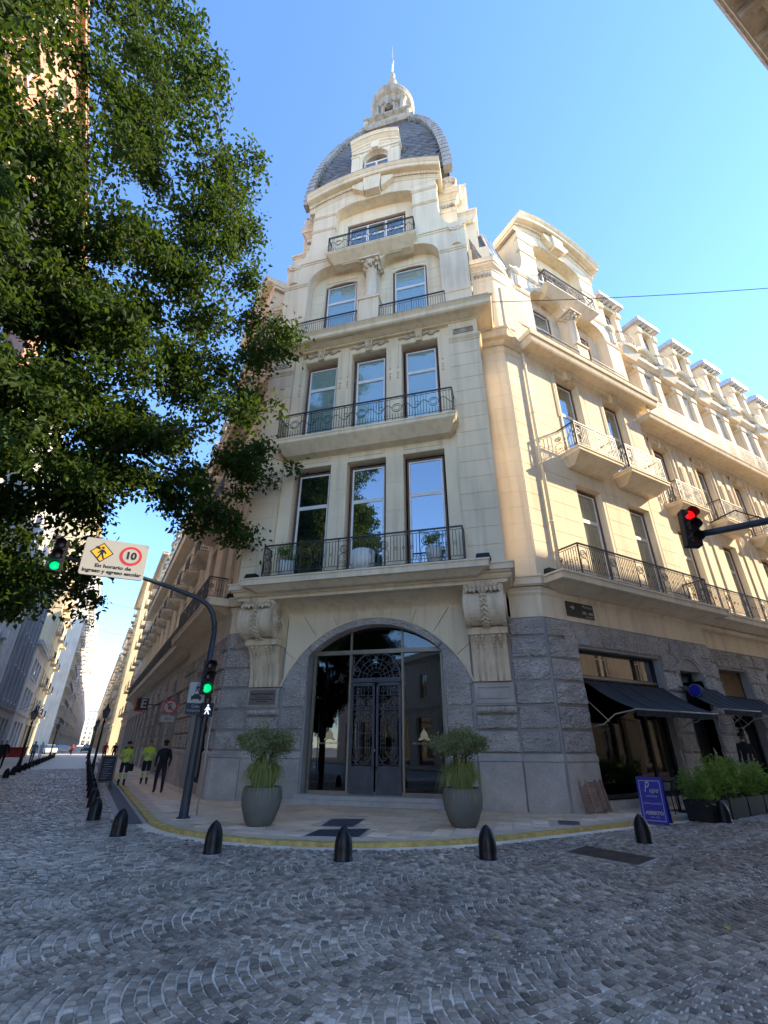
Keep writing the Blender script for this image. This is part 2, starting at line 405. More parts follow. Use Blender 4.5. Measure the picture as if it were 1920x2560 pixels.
def block(F, poly, d, proj, mat, parent=None, name='stone_block', inset=.035, nx=7, rough=.03):
    """one rusticated stone from a 4-corner outline (a,b,c,e anticlockwise from lower left in (s,z)); rock face pushed out unevenly"""
    P = [Vector((p[0], p[1])) for p in poly]; nz = 3
    def bil(u, v): return (P[0]*(1-u)+P[1]*u)*(1-v)+(P[3]*(1-u)+P[2]*u)*v
    vs = []; W = max((P[1]-P[0]).length, .01); H = max((P[3]-P[0]).length, .01)
    U = [0, inset/W]+[inset/W+(1-2*inset/W)*i/(nx-2) for i in range(1, nx-2)]+[1-inset/W, 1]
    V = [0, inset/H]+[inset/H+(1-2*inset/H)*i/3 for i in (1,2)]+[1-inset/H, 1]
    for j, v in enumerate(V):
        for i, u in enumerate(U):
            p = bil(u, v); ed = i in (0, len(U)-1) or j in (0, len(V)-1)
            y = d if ed else d+proj+random.uniform(-rough, rough)
            vs.append((p.x, -y, p.y))
    m = len(U); fs = [(j*m+i, j*m+i+1, (j+1)*m+i+1, (j+1)*m+i) for j in range(len(V)-1) for i in range(m-1)]
    mb = MB(); mb.add(vs, fs); return mb.build(name, mat, parent or palace, F)
def rect(s0, s1, z0, z1): return [(s0,z0),(s1,z0),(s1,z1),(s0,z1)]
def courses(F, s0, s1, z0, z1, d, n, gap=.018, proud=.02, joints=(), mat='cream', wrap=0):
    h = (z1-z0)/n
    for i in range(n):
        xs = [s0]+[j for k, j in enumerate(joints) if (k+i) % 2 == 0]+[s1]
        for a, b in zip(xs, xs[1:]):
            mb = MB(); g = gap/2
            mb.fr((a+g, b-g, -d-proud, -d, z0+i*h+g), (a+g, b-g, -d-proud, -d, z0+(i+1)*h-g))
            mb.build('ashlar_block', mat, palace, F)
ROWS = [1.5, 2.12, 2.80, 3.49, 4.17, 4.84, 5.45]
def block_column(F, s0, s1, d=0, rows=ROWS, plinth=True, top=True):
    for i, (a, b) in enumerate(zip(rows, rows[1:])):
        block(F, rect(s0+.02, s1-.02, a+.035, b-.035), d, .055, 'stone_rough' if i >= 3 else 'stone_mid')
    if plinth:
        mb = MB(); mb.fr((s0, s1, -(d+.06), -d+.02, 1.3), (s0, s1, -(d+.06), -d+.02, 1.42)); mb.fr((s0, s1, -(d+.06), -d+.02, 1.42), (s0, s1, -d, -d+.02, 1.5))
        mb.build('plinth_moulding', 'granite', palace, F)
        n = max(1, round((s1-s0)/.95)); w = (s1-s0)/n
        for k in range(n):
            block(F, rect(s0+k*w+.004, s0+(k+1)*w-.004, .05, 1.295), d-.01, .06, 'granite', inset=.012, rough=.0)

# ---- inner mass that closes the rooms
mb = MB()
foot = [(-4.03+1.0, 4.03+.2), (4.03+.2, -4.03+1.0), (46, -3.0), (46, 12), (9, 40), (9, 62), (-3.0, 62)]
mb.hprism(foot, 5.6, 17.9); mb.build('blocking_core', 'dark_room', palace)  # solid mass added to block light; its near-black colour stands for unlit rooms
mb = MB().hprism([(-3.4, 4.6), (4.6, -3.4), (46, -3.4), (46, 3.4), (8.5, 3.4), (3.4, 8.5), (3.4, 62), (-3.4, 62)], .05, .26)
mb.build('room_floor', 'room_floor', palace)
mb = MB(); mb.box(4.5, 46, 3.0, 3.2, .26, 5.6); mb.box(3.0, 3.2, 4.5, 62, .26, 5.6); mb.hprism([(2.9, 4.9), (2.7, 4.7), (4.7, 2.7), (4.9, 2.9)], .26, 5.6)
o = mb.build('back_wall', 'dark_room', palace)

# ---- chamfer: ground floor ------------------------------------------------------------------
for sg in (-1, 1):
    mb = MB(); a, b = sorted((sg*3.28, sg*5.72)); wall(mb, a, b, .05, 5.5, -.02)
    a, b = sorted((sg*2.36, sg*3.28)); wall(mb, a, b, .05, 3.52, -.02)
    x = sg*2.36; mb.add([(x,.02,.05),(x,.55,.05),(x,.55,4.6),(x,.02,4.6)], [(0,1,2,3)])
    mb.build('mortar_wall', 'granite_dark', palace, CF)
for sg in (-1, 1):
    a, b = sorted((sg*4.56, sg*5.68)); block_column(CF, a, b)
    a, b = sorted((sg*3.30, sg*4.54))
    block_column(CF, a, b, .04, [1.5, 2.12, 2.58])
    a, b = sorted((sg*2.40, sg*3.26)); block_column(CF, a, b, -.01, [1.5, 2.12, 2.80, 3.49])
    # tablet with egg row under the bracket
    a, b = sorted((sg*3.34, sg*4.52)); mb = MB(); mb.fb(a, b, -.02, .12, 2.80, 3.47)
    for q in ((a, a+.1, 2.86, 3.42), (b-.1, b, 2.86, 3.42), (a+.1, b-.1, 3.32, 3.42), (a+.1, b-.1, 2.86, 2.95)): mb.fb(q[0]+.02*0, q[1], .12, .17, q[2], q[3])
    mb.fr((a+.16, b-.16, -.16, -.12, 3.0), (a+.16, b-.16, -.125, -.12, 3.27)); mb.build('stone_tablet', 'granite', palace, CF)
    mb = MB(); mb.fb(a-.02, b+.02, 0, .1, 2.60, 2.78); w = (b-a)
    for k in range(3): mb.blob((a+w*(.14+.36*k), -.13, 2.69), .17, .07, .085, 10, 6)
    for k in range(2): mb.blob((a+w*(.32+.36*k), -.14, 2.69), .075, .07, .075, 8, 6)
    mb.build('egg_moulding', 'granite', palace, CF)
# arch ring in three stones
ORC, OR, IRC, IR = 2.13, 3.58, 2.08, 3.42
def ringpoly(a0, a1, n=10):
    P = []
    for i in range(n+1):
        a = a0+(a1-a0)*i/n; P.append((OR*math.cos(a), ORC+OR*math.sin(a)))
    for i in range(n, -1, -1):
        a = a0+(a1-a0)*i/n; x = IR*math.cos(a)*.985; z = IRC+IR*math.sin(a)
        if abs(x) > 2.38: x = math.copysign(2.38, x); z = ORC+abs(x)*math.tan(a if x > 0 else PI-a)
        P.append((x, z))
    return P
A0 = math.asin((3.5-ORC)/OR)
for a0, a1 in ((A0, R(48)), (R(48.4), R(131.6)), (R(132), PI-A0)):
    mb = MB(); mb.prism(ringpoly(a0, a1, 14), -.06, .5); mb.build('voussoir', 'stone_mid', palace, CF)
# cream spandrel stones fanned round the arch
def raybox(a, x1, z1):
    c, s_ = math.cos(a), math.sin(a); t = min(x1/abs(c) if abs(c) > 1e-6 else 1e9, (z1-ORC)/s_); return (t*c, ORC+t*s_)
angs = [A0, R(38), R(55), R(68), R(80), R(90), R(100), R(112), R(125), R(142), PI-A0]
for a0, a1 in zip(angs, angs[1:]):
    g = .0022; n = 6; P = []
    for i in range(n+1):
        a = a0+g+(a1-a0-2*g)*i/n; P.append(((OR+.06)*math.cos(a), ORC+(OR+.06)*math.sin(a)))
    Q = []; m = 6
    for i in range(m, -1, -1): Q.append(raybox(a0+g+(a1-a0-2*g)*i/m, 3.27, 5.95))
    ca = math.atan2(5.95-ORC, 3.27)
    for corner in (ca, PI-ca):
        if a0 < corner < a1: Q.insert(next((i for i, q in enumerate(Q) if math.atan2(q[1]-ORC, q[0]) < corner), len(Q)), (3.27*math.copysign(1, math.cos(corner)), 5.95))
    MB().prism(P+Q, -.03, .3).build('spandrel_stone', 'cream', palace, CF)
mb = MB()                                         # moulded edge round the grey ring, cove and soffit below the bay
for i in range(30):
    a0 = A0+(PI-2*A0)*i/30; a1 = A0+(PI-2*A0)*(i+1)/30
    mb.prism([(r*math.cos(a), ORC+r*math.sin(a)) for r, a in ((OR+.005, a0), (OR+.005, a1), (OR+.07, a1), (OR+.07, a0))][::-1], -.09, .1)
mb.build('arch_moulding', 'cream', palace, CF)
mb = MB(); pr = []
for i in range(9):
    a = PI/2*i/8; pr.append((-(.03+1.05*(1-math.cos(a))), 5.93+.34*math.sin(a)))
mb.xprism(pr+[(.3, 6.27), (.3, 5.93)], -4.6, 4.6)
mb.fb(-4.70, 4.70, -.5, PV-.12, 6.28, 6.34)
mb.mould(-4.72, 4.72, PV-.2, [(0, 0, 6.34, 6.42), (.08, .16, 6.42, 6.50), (.16, .16, 6.50, 6.56)])
mb.mould(-4.72, 4.72, PV, [(.1, .12, 6.5601, 6.60), (.22, .22, 6.60, 6.78), (.26, .26, 6.78, 6.83)])
mb.build('bay_soffit', 'cream', palace, CF)
mb = MB(); mb.mould(-3.6, 3.6, PV, [(.2, .5, 6.46, 6.5999), (.62, .62, 6.60, 6.79), (.66, .66, 6.79, 6.845)])
b1 = mb.build('balcony', 'cream', palace, CF); railing(CF, -3.5, 3.5, PV+.02, PV+.55, 6.85, 1.17, 'A', b1, 1.4)
# consoles
for sg in (-1, 1):
    c = sg*3.92; hw = .62; mb = MB()
    arc = [(-(.82+.58*math.cos(a)), 5.64+.56*math.sin(a)) for a in [PI/2-PI*1.05*i/14 for i in range(15)]]
    mb.xprism([(.0, 6.2)]+arc+[(-.3, 5.05), (.0, 5.05)], c-hw+.12, c+hw-.12)
    for e in (-1, 1):
        arc2 = [(-(.82+.64*math.cos(a)), 5.64+.62*math.sin(a)) for a in [PI/2-PI*1.15*i/16 for i in range(17)]]
        a, b = sorted((c+e*hw, c+e*(hw-.13))); mb.xprism([(.0, 6.26)]+arc2+[(-.3, 5.0), (.0, 5.0)], a, b)
        for r_ in (.36, .24, .12):
            P = [(c+e*(hw+.03), -(.82+r_*math.cos(t)), 5.66+r_*math.sin(t)) for t in [2*PI*k/16 for k in range(16)]]
            mb.tube(P, .035, 5, closed=True)
    mb.build('console', 'cream_ornament', palace, CF)
    mb = MB()
    for i in range(11):
        a = PI*.30-PI*.78*i/10
        mb.blob((c, -(.82+.62*math.cos(a)), 5.64+.6*math.sin(a)), .10-.002*i, .06, .055, 8, 5)
        for e in (-1, 1): mb.blob((c+e*.075, -(.82+.64*math.cos(a-.1)), 5.64+.62*math.sin(a-.1)), .05, .05, .045, 6, 4)
    mb.build('bead_chain', 'cream_ornament', palace, CF)
    mb = MB()
    for k in range(-4, 5):
        mb.blob((c+k*.135, -1.12-.10*math.cos(k*.35), 6.17+.10*math.cos(k*.33)), .10, .2, .13+.03*math.cos(k*.4), 8, 5)
        mb.tube([(c+k*.12, -1.3, 6.16), (c+k*.13, -1.42, 6.03), (c+k*.135, -1.40, 5.95+.04*abs(k%2))], [.07,.06,.02], 6)
    mb.blob((c, -1.27, 6.30), .2, .12, .1, 10, 6); mb.blob((c, -1.38, 6.18), .11, .1, .12, 8, 5)
    mb.build('acanthus', 'cream_ornament', palace, CF)
    mb = MB()                                     # tapering bracket
    prof = [(0,3.49),(-.22,3.49),(-.24,3.8),(-.30,4.2),(-.42,4.55),(-.62,4.80),(-.66,4.82),(-.66,5.06),(0,5.06)]
    mb.xprism(prof, c-.56, c+.56)
    mb.fb(c-.62, c+.62, 0, .74, 4.83, 5.04); mb.build('bracket', 'cream_ornament', palace, CF)
    mb = MB()
    for x in (-.36, -.18, .18, .36):
        mb.tube([(c+x, -.245, 3.5), (c+x, -.27, 3.8), (c+x, -.335, 4.2), (c+x, -.40, 4.42)], .035, 5)
        for i in range(5): mb.blob((c+x, -(.36+.075*i), 4.40+.09*i-.0), .058, .06, .058, 7, 5)
    mb.build('bead_drop', 'cream_ornament', palace, CF)
# entrance: step, glazing, iron doors
mb = MB(); mb.fr((-2.75, 2.75, -.32, .4, .06), (-2.72, 2.72, -.3, .4, .2)); mb.fb(-2.5, 2.5, -.5, .12, .2, .31); mb.build('door_step', 'granite', palace, CF)
GD = -.42
entr = MB()
for x in (-2.3, -.96, .9, 2.24): entr.fb(x, x+.07, GD-.05, GD+.08, .31, 4.6)
entr.fb(-2.36, 2.36, GD-.05, GD+.1, 4.56, 4.70); entr.fb(-2.36, 2.36, GD-.04, GD+.06, .31, .40)
for x in (-.96, .9): entr.fb(x, x+.06, GD-.04, GD+.06, 4.70, 5.42)
ent = entr.build('entrance_frame', 'bronze_frame', palace, CF)
for a, b in ((-2.23, -.96), (.97, 2.24)): MB().fb(a, b, GD-.005, GD+.005, .40, 4.56).build('pane', 'glass_shop', ent)
MB().fb(-.89, .9, GD-.105, GD-.095, .40, 4.56).build('pane', 'glass_shop', ent)
topa = math.asin((4.7-IRC)/IR)
P = [(IR*.99*math.cos(t), IRC+IR*.99*math.sin(t)) for t in [topa+(PI-2*topa)*i/16 for i in range(17)]]
MB().prism([(p[0]*1, p[1]) for p in P], -(GD+.005), -(GD-.005)).build('fanlight', 'glass_shop', ent)
for sg in (-1, 1):
    mb = MB(); c = sg*.45; x0, x1 = c-.42, c+.42; y = -(GD+.06)
    for q in ((x0, x0+.07, .32, 3.6), (x1-.07, x1, .32, 3.6), (x0, x1, 3.5, 3.6), (x0, x1, 1.02, 1.1)): mb.box(q[0], q[1], y-.03, y+.03, q[2], q[3])
    mb.box(x0+.07, x1-.07, y-.012, y+.012, .32, 1.02); mb.box(x0+.18, x1-.18, y-.03, y, .5, .86)
    leaf = mb.build('door_leaf', 'iron_grey', palace, CF)
    g = MB(); tb = .011
    for zz in (1.62, 2.05, 2.75, 3.2): g.bar((x0+.05,y,zz), (x1-.05,y,zz), tb*1.2)
    for k in (-1, 1):
        cx = c+k*.19
        for dx in (-.075, .075): g.bar((cx+dx,y,1.45), (cx+dx,y,2.5), tb)
        for zz, r_ in ((2.33,.085), (1.83,.085)): ring(g, cx, y, zz, r_, tb, n=12)
        ring(g, cx, y, 2.5, .16, tb, n=10, a0=0, a1=PI); ring(g, cx, y, 2.98, .17, tb, n=14); ring(g, cx-.08, y, 2.86, .07, tb); ring(g, cx+.08, y, 2.86, .07, tb)
        ring(g, cx, y, 3.38, .07, tb); g.bar((cx-.14,y,3.2), (cx-.14,y,3.5), tb); g.bar((cx+.14,y,3.2), (cx+.14,y,3.5), tb)
        g.bar((cx,y,1.1), (cx,y,3.5), tb*.8)
        ring(g, cx, y, 1.42, .16, tb, n=10, a0=PI, a1=2*PI); ring(g, c+k*.28, y, 1.2, .06, tb); ring(g, c+k*.15, y, 1.3, .05, tb)
    ring(g, c, y, 1.42, .3, tb*1.2, n=14, a0=PI, a1=2*PI)
    g.build('grille', 'iron_grey', leaf)
MB().blob((.0, -(GD+.14), 1.55), .035, .04, .05, 8, 6).build('door_knob', 'bronze_frame', palace, CF)
mb = MB(); y = -(GD+.06)                           # half-round grille over the doors
mb.box(-.87, .87, y-.035, y+.035, 3.62, 3.76)
for r_, t in ((.86, .03), (.62, .014), (.47, .014), (.33, .014), (.18, .012)): ring(mb, 0, y, 3.76, r_, t, n=22, a0=0, a1=PI)
for i in range(1, 8):
    a = PI*i/8; mb.bar((.18*math.cos(a), y, 3.76+.18*math.sin(a)), (.66*math.cos(a), y, 3.76+.66*math.sin(a)), .011)
    mb.blob((.40*math.cos(a), y, 3.76+.40*math.sin(a)), .03,.02,.03, 5, 4); ring(mb, .74*math.cos(a), y, 3.76+.74*math.sin(a), .07, .011, n=8)
for e in (-1, 1): ring(mb, e*.68, y, 3.95, .13, .014); ring(mb, e*.70, y, 4.08, .09, .012)
mb.build('lunette_grille', 'iron_grey', palace, CF)
for a in ((-1.6, 1.84), (1.6, 1.84)):              # gilt emblem on the side panes: little domed tower over the name
    mb = MB(); x, z = a; yy = -(GD+.012)
    mb.prism([(x-.2,z),(x-.17,z+.06),(x-.12,z+.08),(x-.12,z+.16),(x-.07,z+.25),(x-.02,z+.30),(x,z+.38),(x+.02,z+.30),(x+.07,z+.25),(x+.12,z+.16),(x+.12,z+.08),(x+.17,z+.06),(x+.2,z),(x+.1,z),(x,z+.05),(x-.1,z)][::-1], yy-.002, yy+.002)
    mb.build('emblem', 'gilt', palace, CF)
    text('lettering', 'PALACIO RAGGIO', .085, 'gilt_dull', palace, CF @ T(x, yy, z-.09) @ UPR, extrude=.001, sx=1.05)
# ---- chamfer: projecting bay, floors one and two ------------------------------------------
W1 = [(-2.23, 1.56), (0, 1.56), (2.23, 1.56)]
Q = PV-.12
mb = MB(); ops = [(c-w/2, c+w/2, 6.86, 11.54) for c, w in W1]+[(c-w/2, c+w/2, 12.52, 17.15) for c, w in W1]
wall(mb, -3.5, 3.5, 6.8, 17.72, Q, ops, .42)
for sg in (-1, 1):
    x = sg*3.5; mb.add([(x,-Q,6.8),(x,-PV,6.8),(x,-PV,17.72),(x,-Q,17.72)], [(0,1,2,3)])
    a, b = sorted((sg*3.5, sg*4.70)); mb.fb(a, b, -.3, PV, 6.8, 17.72)
mb.build('bay_wall', 'cream', palace, CF)
for sg in (-1, 1):
    a, b = sorted((sg*3.5, sg*4.72)); courses(CF, a, b, 6.86, 16.55, PV, 15)
    mb = MB(); mb.mould(a, b, PV, [(.03, .03, 16.58, 16.66), (.05, .10, 16.66, 16.74), (.11, .11, 16.74, 16.82)], (0, 1) if sg > 0 else (1, 0), back=.5)
    mb.fb(a+.05, b-.02, PV-.1, PV+.05, 16.82, 17.5)
    mb.build('pilaster_cap', 'cream', palace, CF)
    c = (a+b)/2; mb = MB(); mb.fb(c-.42, c+.42, PV+.02, PV+.07, 16.98, 17.24)
    for q in ((c-.42, c+.42, 17.21, 17.24), (c-.42, c+.42, 16.98, 17.01), (c-.42, c-.39, 17.01, 17.21), (c+.39, c+.42, 17.01, 17.21)): mb.fb(q[0], q[1], PV+.07, PV+.10, q[2], q[3])
    for x in (-.2, .2):
        P = [(c+x+.09*math.cos(t), -(PV+.075), 17.11+.09*math.sin(t)) for t in [2*PI*k/12 for k in range(12)]]; mb.tube(P, .022, 5, closed=True); mb.blob((c+x, -(PV+.08), 17.11), .045, .03, .045, 8, 5)
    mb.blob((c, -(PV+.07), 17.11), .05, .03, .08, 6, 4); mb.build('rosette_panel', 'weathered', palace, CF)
for c, w in W1:
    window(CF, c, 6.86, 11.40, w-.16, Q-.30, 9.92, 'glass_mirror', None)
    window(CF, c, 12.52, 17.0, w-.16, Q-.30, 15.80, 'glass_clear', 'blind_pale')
    mb = MB(); z0, z1 = 11.72, 12.14; t = .012                       # sunk line panel over each window
    for q in ((c-.72, c+.72, z1-t, z1), (c-.72, c+.72, z0, z0+t), (c-.72, c-.72+t, z0, z1), (c+.72-t, c+.72, z0, z1), (c-.72, c-.6, z1-.13, z1-.12), (c+.6, c+.72, z1-.13, z1-.12), (c-.72, c-.6, z0+.12, z0+.13), (c+.6, c+.72, z0+.12, z0+.13)): mb.fb(q[0], q[1], Q-.01, Q+.014, q[2], q[3])
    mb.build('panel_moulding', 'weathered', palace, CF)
    mb = MB(); h = w/2                                              # architrave with drops
    for e in (-1, 1):
        a, b = sorted((c+e*(h+.02), c+e*(h+.12))); mb.fb(a, b, Q-.05, Q+.03, 12.6, 17.28)
        a, b = sorted((c+e*(h+.14), c+e*(h+.20))); mb.fb(a, b, Q-.05, Q+.05, 15.9, 17.36)
        for k in range(3): mb.fb(a, b, Q-.05, Q+.06, 15.62-.14*k, 15.70-.14*k)
    mb.fb(c-h-.12, c+h+.12, Q-.05, Q+.032, 17.17, 17.28); mb.build('architrave', 'cream', palace, CF)
    mb = MB(); mb.prism([(c-.12,17.14),(c+.12,17.14),(c+.17,17.68),(c-.17,17.68)], -(Q+.14), -Q+.1)
    for k in (-1, 0, 1): mb.tube([(c+k*.07,-(Q+.15),17.22), (c+k*.08,-(Q+.17),17.45), (c+k*.085,-(Q+.15),17.62)], [.02,.045,.03], 5)
    mb.build('keystone', 'cream_ornament', palace, CF)
    mb = MB(); rr = random.Random(3)
    for e in (-1, 1):
        for i in range(13):
            u = i/12; x = c+e*(.2+.62*u); z = 17.52-.05*u+.05*math.sin(u*9); s_ = .075*(1-.55*u)
            mb.blob((x+rr.uniform(-.02,.02), -(Q+.05), z+rr.uniform(-.05,.05)*(1-.5*u)), s_*1.2, .05, s_, 6, 4)
            if i % 2 == 0: mb.tube([(x, -(Q+.04), z), (x+e*.05, -(Q+.08), z+.07*(1-u*.5)), (x+e*.1, -(Q+.04), z+.03)], [.025,.03,.008], 5)
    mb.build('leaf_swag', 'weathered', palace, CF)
for x in (-1.115, 1.115):                                            # joints of the wide piers
    courses(CF, x-.33, x+.33, 6.9, 11.5, Q, 4, proud=.012)
    courses(CF, x-.13, x+.13, 12.6, 15.2, Q, 4, proud=.012)
balcony(CF, -3.6, 3.6, Q, PV+.75, 12.13, 12.5, 12.51, 1.17, 'B', .09, 1.38)
mb = MB(); mb.fb(-3.5, 3.5, Q-.2, Q+.10, 12.2, 12.5); mb.build('string_course', 'cream', palace, CF)
mb = MB(); mb.mould(-4.72, 4.72, PV, [(.04, .08, 17.68, 17.73), (.12, .34, 17.73, 17.80), (.56, .60, 17.80, 17.84), (.62, .62, 17.84, 18.02), (.62, .70, 18.02, 18.12), (.72, .72, 18.12, 18.17)], back=-1.0)
mb.build('main_cornice', 'cream', palace, CF)
mb = MB(); mb.fr((-5.3, 5.3, -(PV+.74), .9, 18.165), (-5.3, 5.3, -(PV+.74), .9, 18.2)); mb.build('cornice_flashing', 'weathered', palace, CF)

# ---- strips of plain wall between the bay and the street fronts
mb = MB()
for sg in (-1, 1):
    a, b = sorted((sg*4.68, sg*5.71)); wall(mb, a, b, 5.45, 24.2, 0)
mb.build('corner_wall', 'cream', palace, CF)
for sg in (-1, 1):
    a, b = sorted((sg*4.74, sg*5.69)); courses(CF, a, b, 6.86, 17.2, 0, 16, proud=.008, gap=.014)
LAY1 = [(0.0, .05, 6.16, 6.24), (.06, .06, 6.24, 6.32), (.07, .14, 6.32, 6.40), (.15, .15, 6.46, 6.5), (.2, .2, 6.5, 6.74), (.24, .24, 6.74, 6.80)]
LAY2 = [(0.0, .06, 16.9, 17.0), (.08, .08, 17.0, 17.1), (.1, .24, 17.36, 17.5), (.46, .5, 17.5, 17.58), (.5, .56, 17.58, 17.8), (.6, .62, 17.8, 17.88)]
def corner_band(layers, name, mat='cream', XL_=1.9):
    """moulding that runs round both blunt corners: chamfer strip to street front"""
    for right in (True, False):
        mb = MB(); t8 = math.tan(PI/8)
        for a, b, z0, z1 in layers:
            vs = []
            for p, z in ((a, z0), (b, z1)):
                if right: pts = [(4.66, -p), (5.70+p*t8, -p)]
                else: pts = [(-4.66, -p), (-5.70-p*t8, -p)]
                sg = 1 if right else -1
                c45 = math.cos(PI/4)
                end = (5.70+XL_*c45+p*c45*-1, XL_*c45-p*c45) if right else (-5.70-XL_*c45+p*c45, XL_*c45-p*c45)
                inn = [(sg*(5.70+XL_*c45-.3*c45), XL_*c45+.3*c45), (sg*5.57, .3), (sg*4.66, .3)]
                vs += [(x, y, z) for x, y in pts+[end]+inn]
            n = 6; mb.add(vs, [tuple(range(n)), tuple(range(2*n-1, n-1, -1))]+[(i, (i+1)%n, (i+1)%n+n, i+n) for i in range(n)])
        mb.build(name, mat, palace, CF)
corner_band(LAY1, 'string_course'); corner_band(LAY2, 'main_cornice')
corner_band([(0, .06, 21.6, 21.7), (.06, .06, 21.7, 21.8), (.04, .04, 22.35, 22.42), (.04, .2, 22.42, 22.56), (.22, .24, 22.56, 22.68), (.3, .3, 22.68, 22.8), (.3, .36, 22.8, 22.9)], 'attic_entablature', XL_=1.3)
mb = MB()
for sg in (-1, 1):
    for base, ang in ((sg*5.2, 0),):
        for k in range(-2, 3):
            x = sg*5.2+k*.17; mb.tube([(x-.06, -.04, 22.22), (x-.03, -.06, 21.98), (x, -.05, 21.9), (x+.03, -.06, 21.98), (x+.06, -.04, 22.22)], .022, 5); mb.blob((x, -.04, 22.08), .035, .03, .07, 6, 4)
mb.build('frieze_leaf', 'weathered', palace, CF)

# ---- arched attic pavilion (used on the chamfer and on both street fronts) -----------------
def arcmould(mb, P, layers, d0, back):
    """P: list of (s,z) along an arc; layers (p0,p1,t0,t1) measured upward from the arc"""
    for a, b, t0, t1 in layers:
        for (s0, z0), (s1, z1) in zip(P, P[1:]):
            mb.add([(s0,-back,z0+t0),(s1,-back,z1+t0),(s1,-(d0+a),z1+t0),(s0,-(d0+a),z0+t0),(s0,-back,z0+t1),(s1,-back,z1+t1),(s1,-(d0+b),z1+t1),(s0,-(d0+b),z0+t1)],
                   [(3,2,1,0),(4,5,6,7),(2,3,7,6),(0,1,5,4)])
        for (s, z), fl in ((P[0], 0), (P[-1], 1)):
            mb.add([(s,-back,z+t0),(s,-(d0+a),z+t0),(s,-(d0+b),z+t1),(s,-back,z+t1)], [(0,1,2,3)])
def attic(F, sc_, k, zb, d0, blind='blind_pale', detail=True):
    S = lambda x: sc_+k*x
    Z = lambda z: zb+k*z
    mb = MB(); dp = .6
    for e in (-1, 1):
        a, b = sorted((S(e*.24), S(e*3.35)))
        archwall(mb, a, b, zb, Z(4.25), k*1.3, Z(6.1), d0, dp, 20, 2.5)
        a, b = sorted((S(e*3.35), S(e*4.64))); wall(mb, a, b, zb, Z(6.1), d0)
        x = S(e*4.64); mb.add([(x,-d0,zb),(x,-d0+1.9,zb),(x,-d0+1.9,Z(6.1)),(x,-d0,Z(6.1))], [(0,1,2,3)])
    wall(mb, S(-.24), S(.24), zb, Z(6.1), d0)
    # top block with concave shoulders and arched recess
    c0 = [(S(4.64), Z(6.1)), (S(4.64), Z(6.35))]
    for e in (-1, 1):
        cc = [(S(e*4.64), Z(6.1)), (S(e*4.64), Z(6.4)), (S(e*4.12), Z(6.42))]
        for i in range(7):
            a = PI/2*i/6; cc.append((S(e*(4.12-.67*math.sin(a))), Z(6.42+1.7*(1-math.cos(a)))))
        cc += [(S(e*3.45), Z(10.5)), (S(e*2.15), Z(10.5)), (S(e*2.15), Z(6.1))]
        mb.prism(cc if e < 0 else cc[::-1], -d0, -d0+1.6)
    archwall(mb, S(-2.15), S(2.15), Z(6.1), Z(9.95), k*.55, Z(10.5), d0, dp, 14, 2.0, jamb=False)
    n = 18; PA = []
    for i in range(n+1):
        u = -1+2*i/n; PA.append((S(3.75*u), Z(10.45+.92*(1-abs(u)**2.1))))
    for (a, za), (b, zb_) in zip(PA, PA[1:]):
        lo = Z(10.45); mb.add([(a,-d0,lo),(b,-d0,lo),(b,-d0,zb_+.01),(a,-d0,za+.01)], [(0,1,2,3)])
    # back walls of the recesses
    wins = [(S(e*1.78)-.85*k, S(e*1.78)+.85*k, zb+.05, Z(4.95)) for e in (-1, 1)]
    wall(mb, S(-3.4), S(3.4), zb, Z(5.7), d0-dp, wins, .25)
    wall(mb, S(-2.2), S(2.2), Z(5.85), Z(10.5), d0-dp, [(S(-1.65), S(1.65), Z(5.9), Z(9.45))], .25)
    mb.build('attic_wall', 'cream', palace, F)
    for e in (-1, 1):
        window(F, S(e*1.78), zb+.05, Z(4.8), 1.66*k, d0-dp-.12, Z(3.55), 'glass_clear', blind)
        mb = MB(); archwall(mb, S(e*1.78)-.86*k, S(e*1.78)+.86*k, Z(4.4), Z(4.62), .22*k, Z(4.97), d0-dp-.03, .2, 10); mb.build('window_head', 'cream', palace, F)
        if detail:
            for a, b in ((.3, .88), (2.68, 3.3)):
                x0, x1 = sorted((S(e*a), S(e*b))); courses(F, x0, x1, Z(.9), Z(4.9), d0-dp, 6, proud=.012)
    w = window(F, S(0), Z(5.9), Z(9.4), 3.2*k, d0-dp-.12, Z(8.45), 'glass_clear', 'curtain', 3)
    # column on its pedestal
    mb = MB(); mb.fb(S(-.46), S(.46), d0-.35, d0+.30, zb, Z(2.0)); mb.fb(S(-.52), S(.52), d0-.35, d0+.36, Z(2.0), Z(2.12)); mb.build('pedestal', 'cream', palace, F)
    mb = MB(); cy = -(d0-.02); r_ = .29*k
    mb.lathe([(r_*1.3, 0), (r_*1.35, .08), (r_*1.1, .13), (r_*1.15, .18), (r_, .24), (r_*.98, k*1.0), (r_*.9, k*2.0), (r_*1.02, k*2.02), (r_*1.02, k*2.07), (r_*.9, k*2.1)], (S(0), cy, Z(2.12)), 18); mb.build('column', 'cream', palace, F)
    mb = MB(); zc = Z(4.2)
    mb.lathe([(r_*.92, 0), (r_*1.0, k*.15), (r_*1.2, k*.38), (r_*1.55, k*.5)], (S(0), cy, zc), 14)
    for row, (n_, rr, z0) in enumerate(((9, 1.0, .05), (9, 1.15, .22))):
        for i in range(n_):
            a = 2*PI*(i+.5*row)/n_; cx_, sy_ = math.cos(a), math.sin(a)
            mb.tube([(S(0)+cx_*r_*rr, cy+sy_*r_*rr, zc+k*z0), (S(0)+cx_*r_*(rr+.12), cy+sy_*r_*(rr+.12), zc+k*(z0+.14)), (S(0)+cx_*r_*(rr+.42), cy+sy_*r_*(rr+.42), zc+k*(z0+.2)), (S(0)+cx_*r_*(rr+.4), cy+sy_*r_*(rr+.4), zc+k*(z0+.12))], [.075*k,.08*k,.06*k,.02*k], 5)
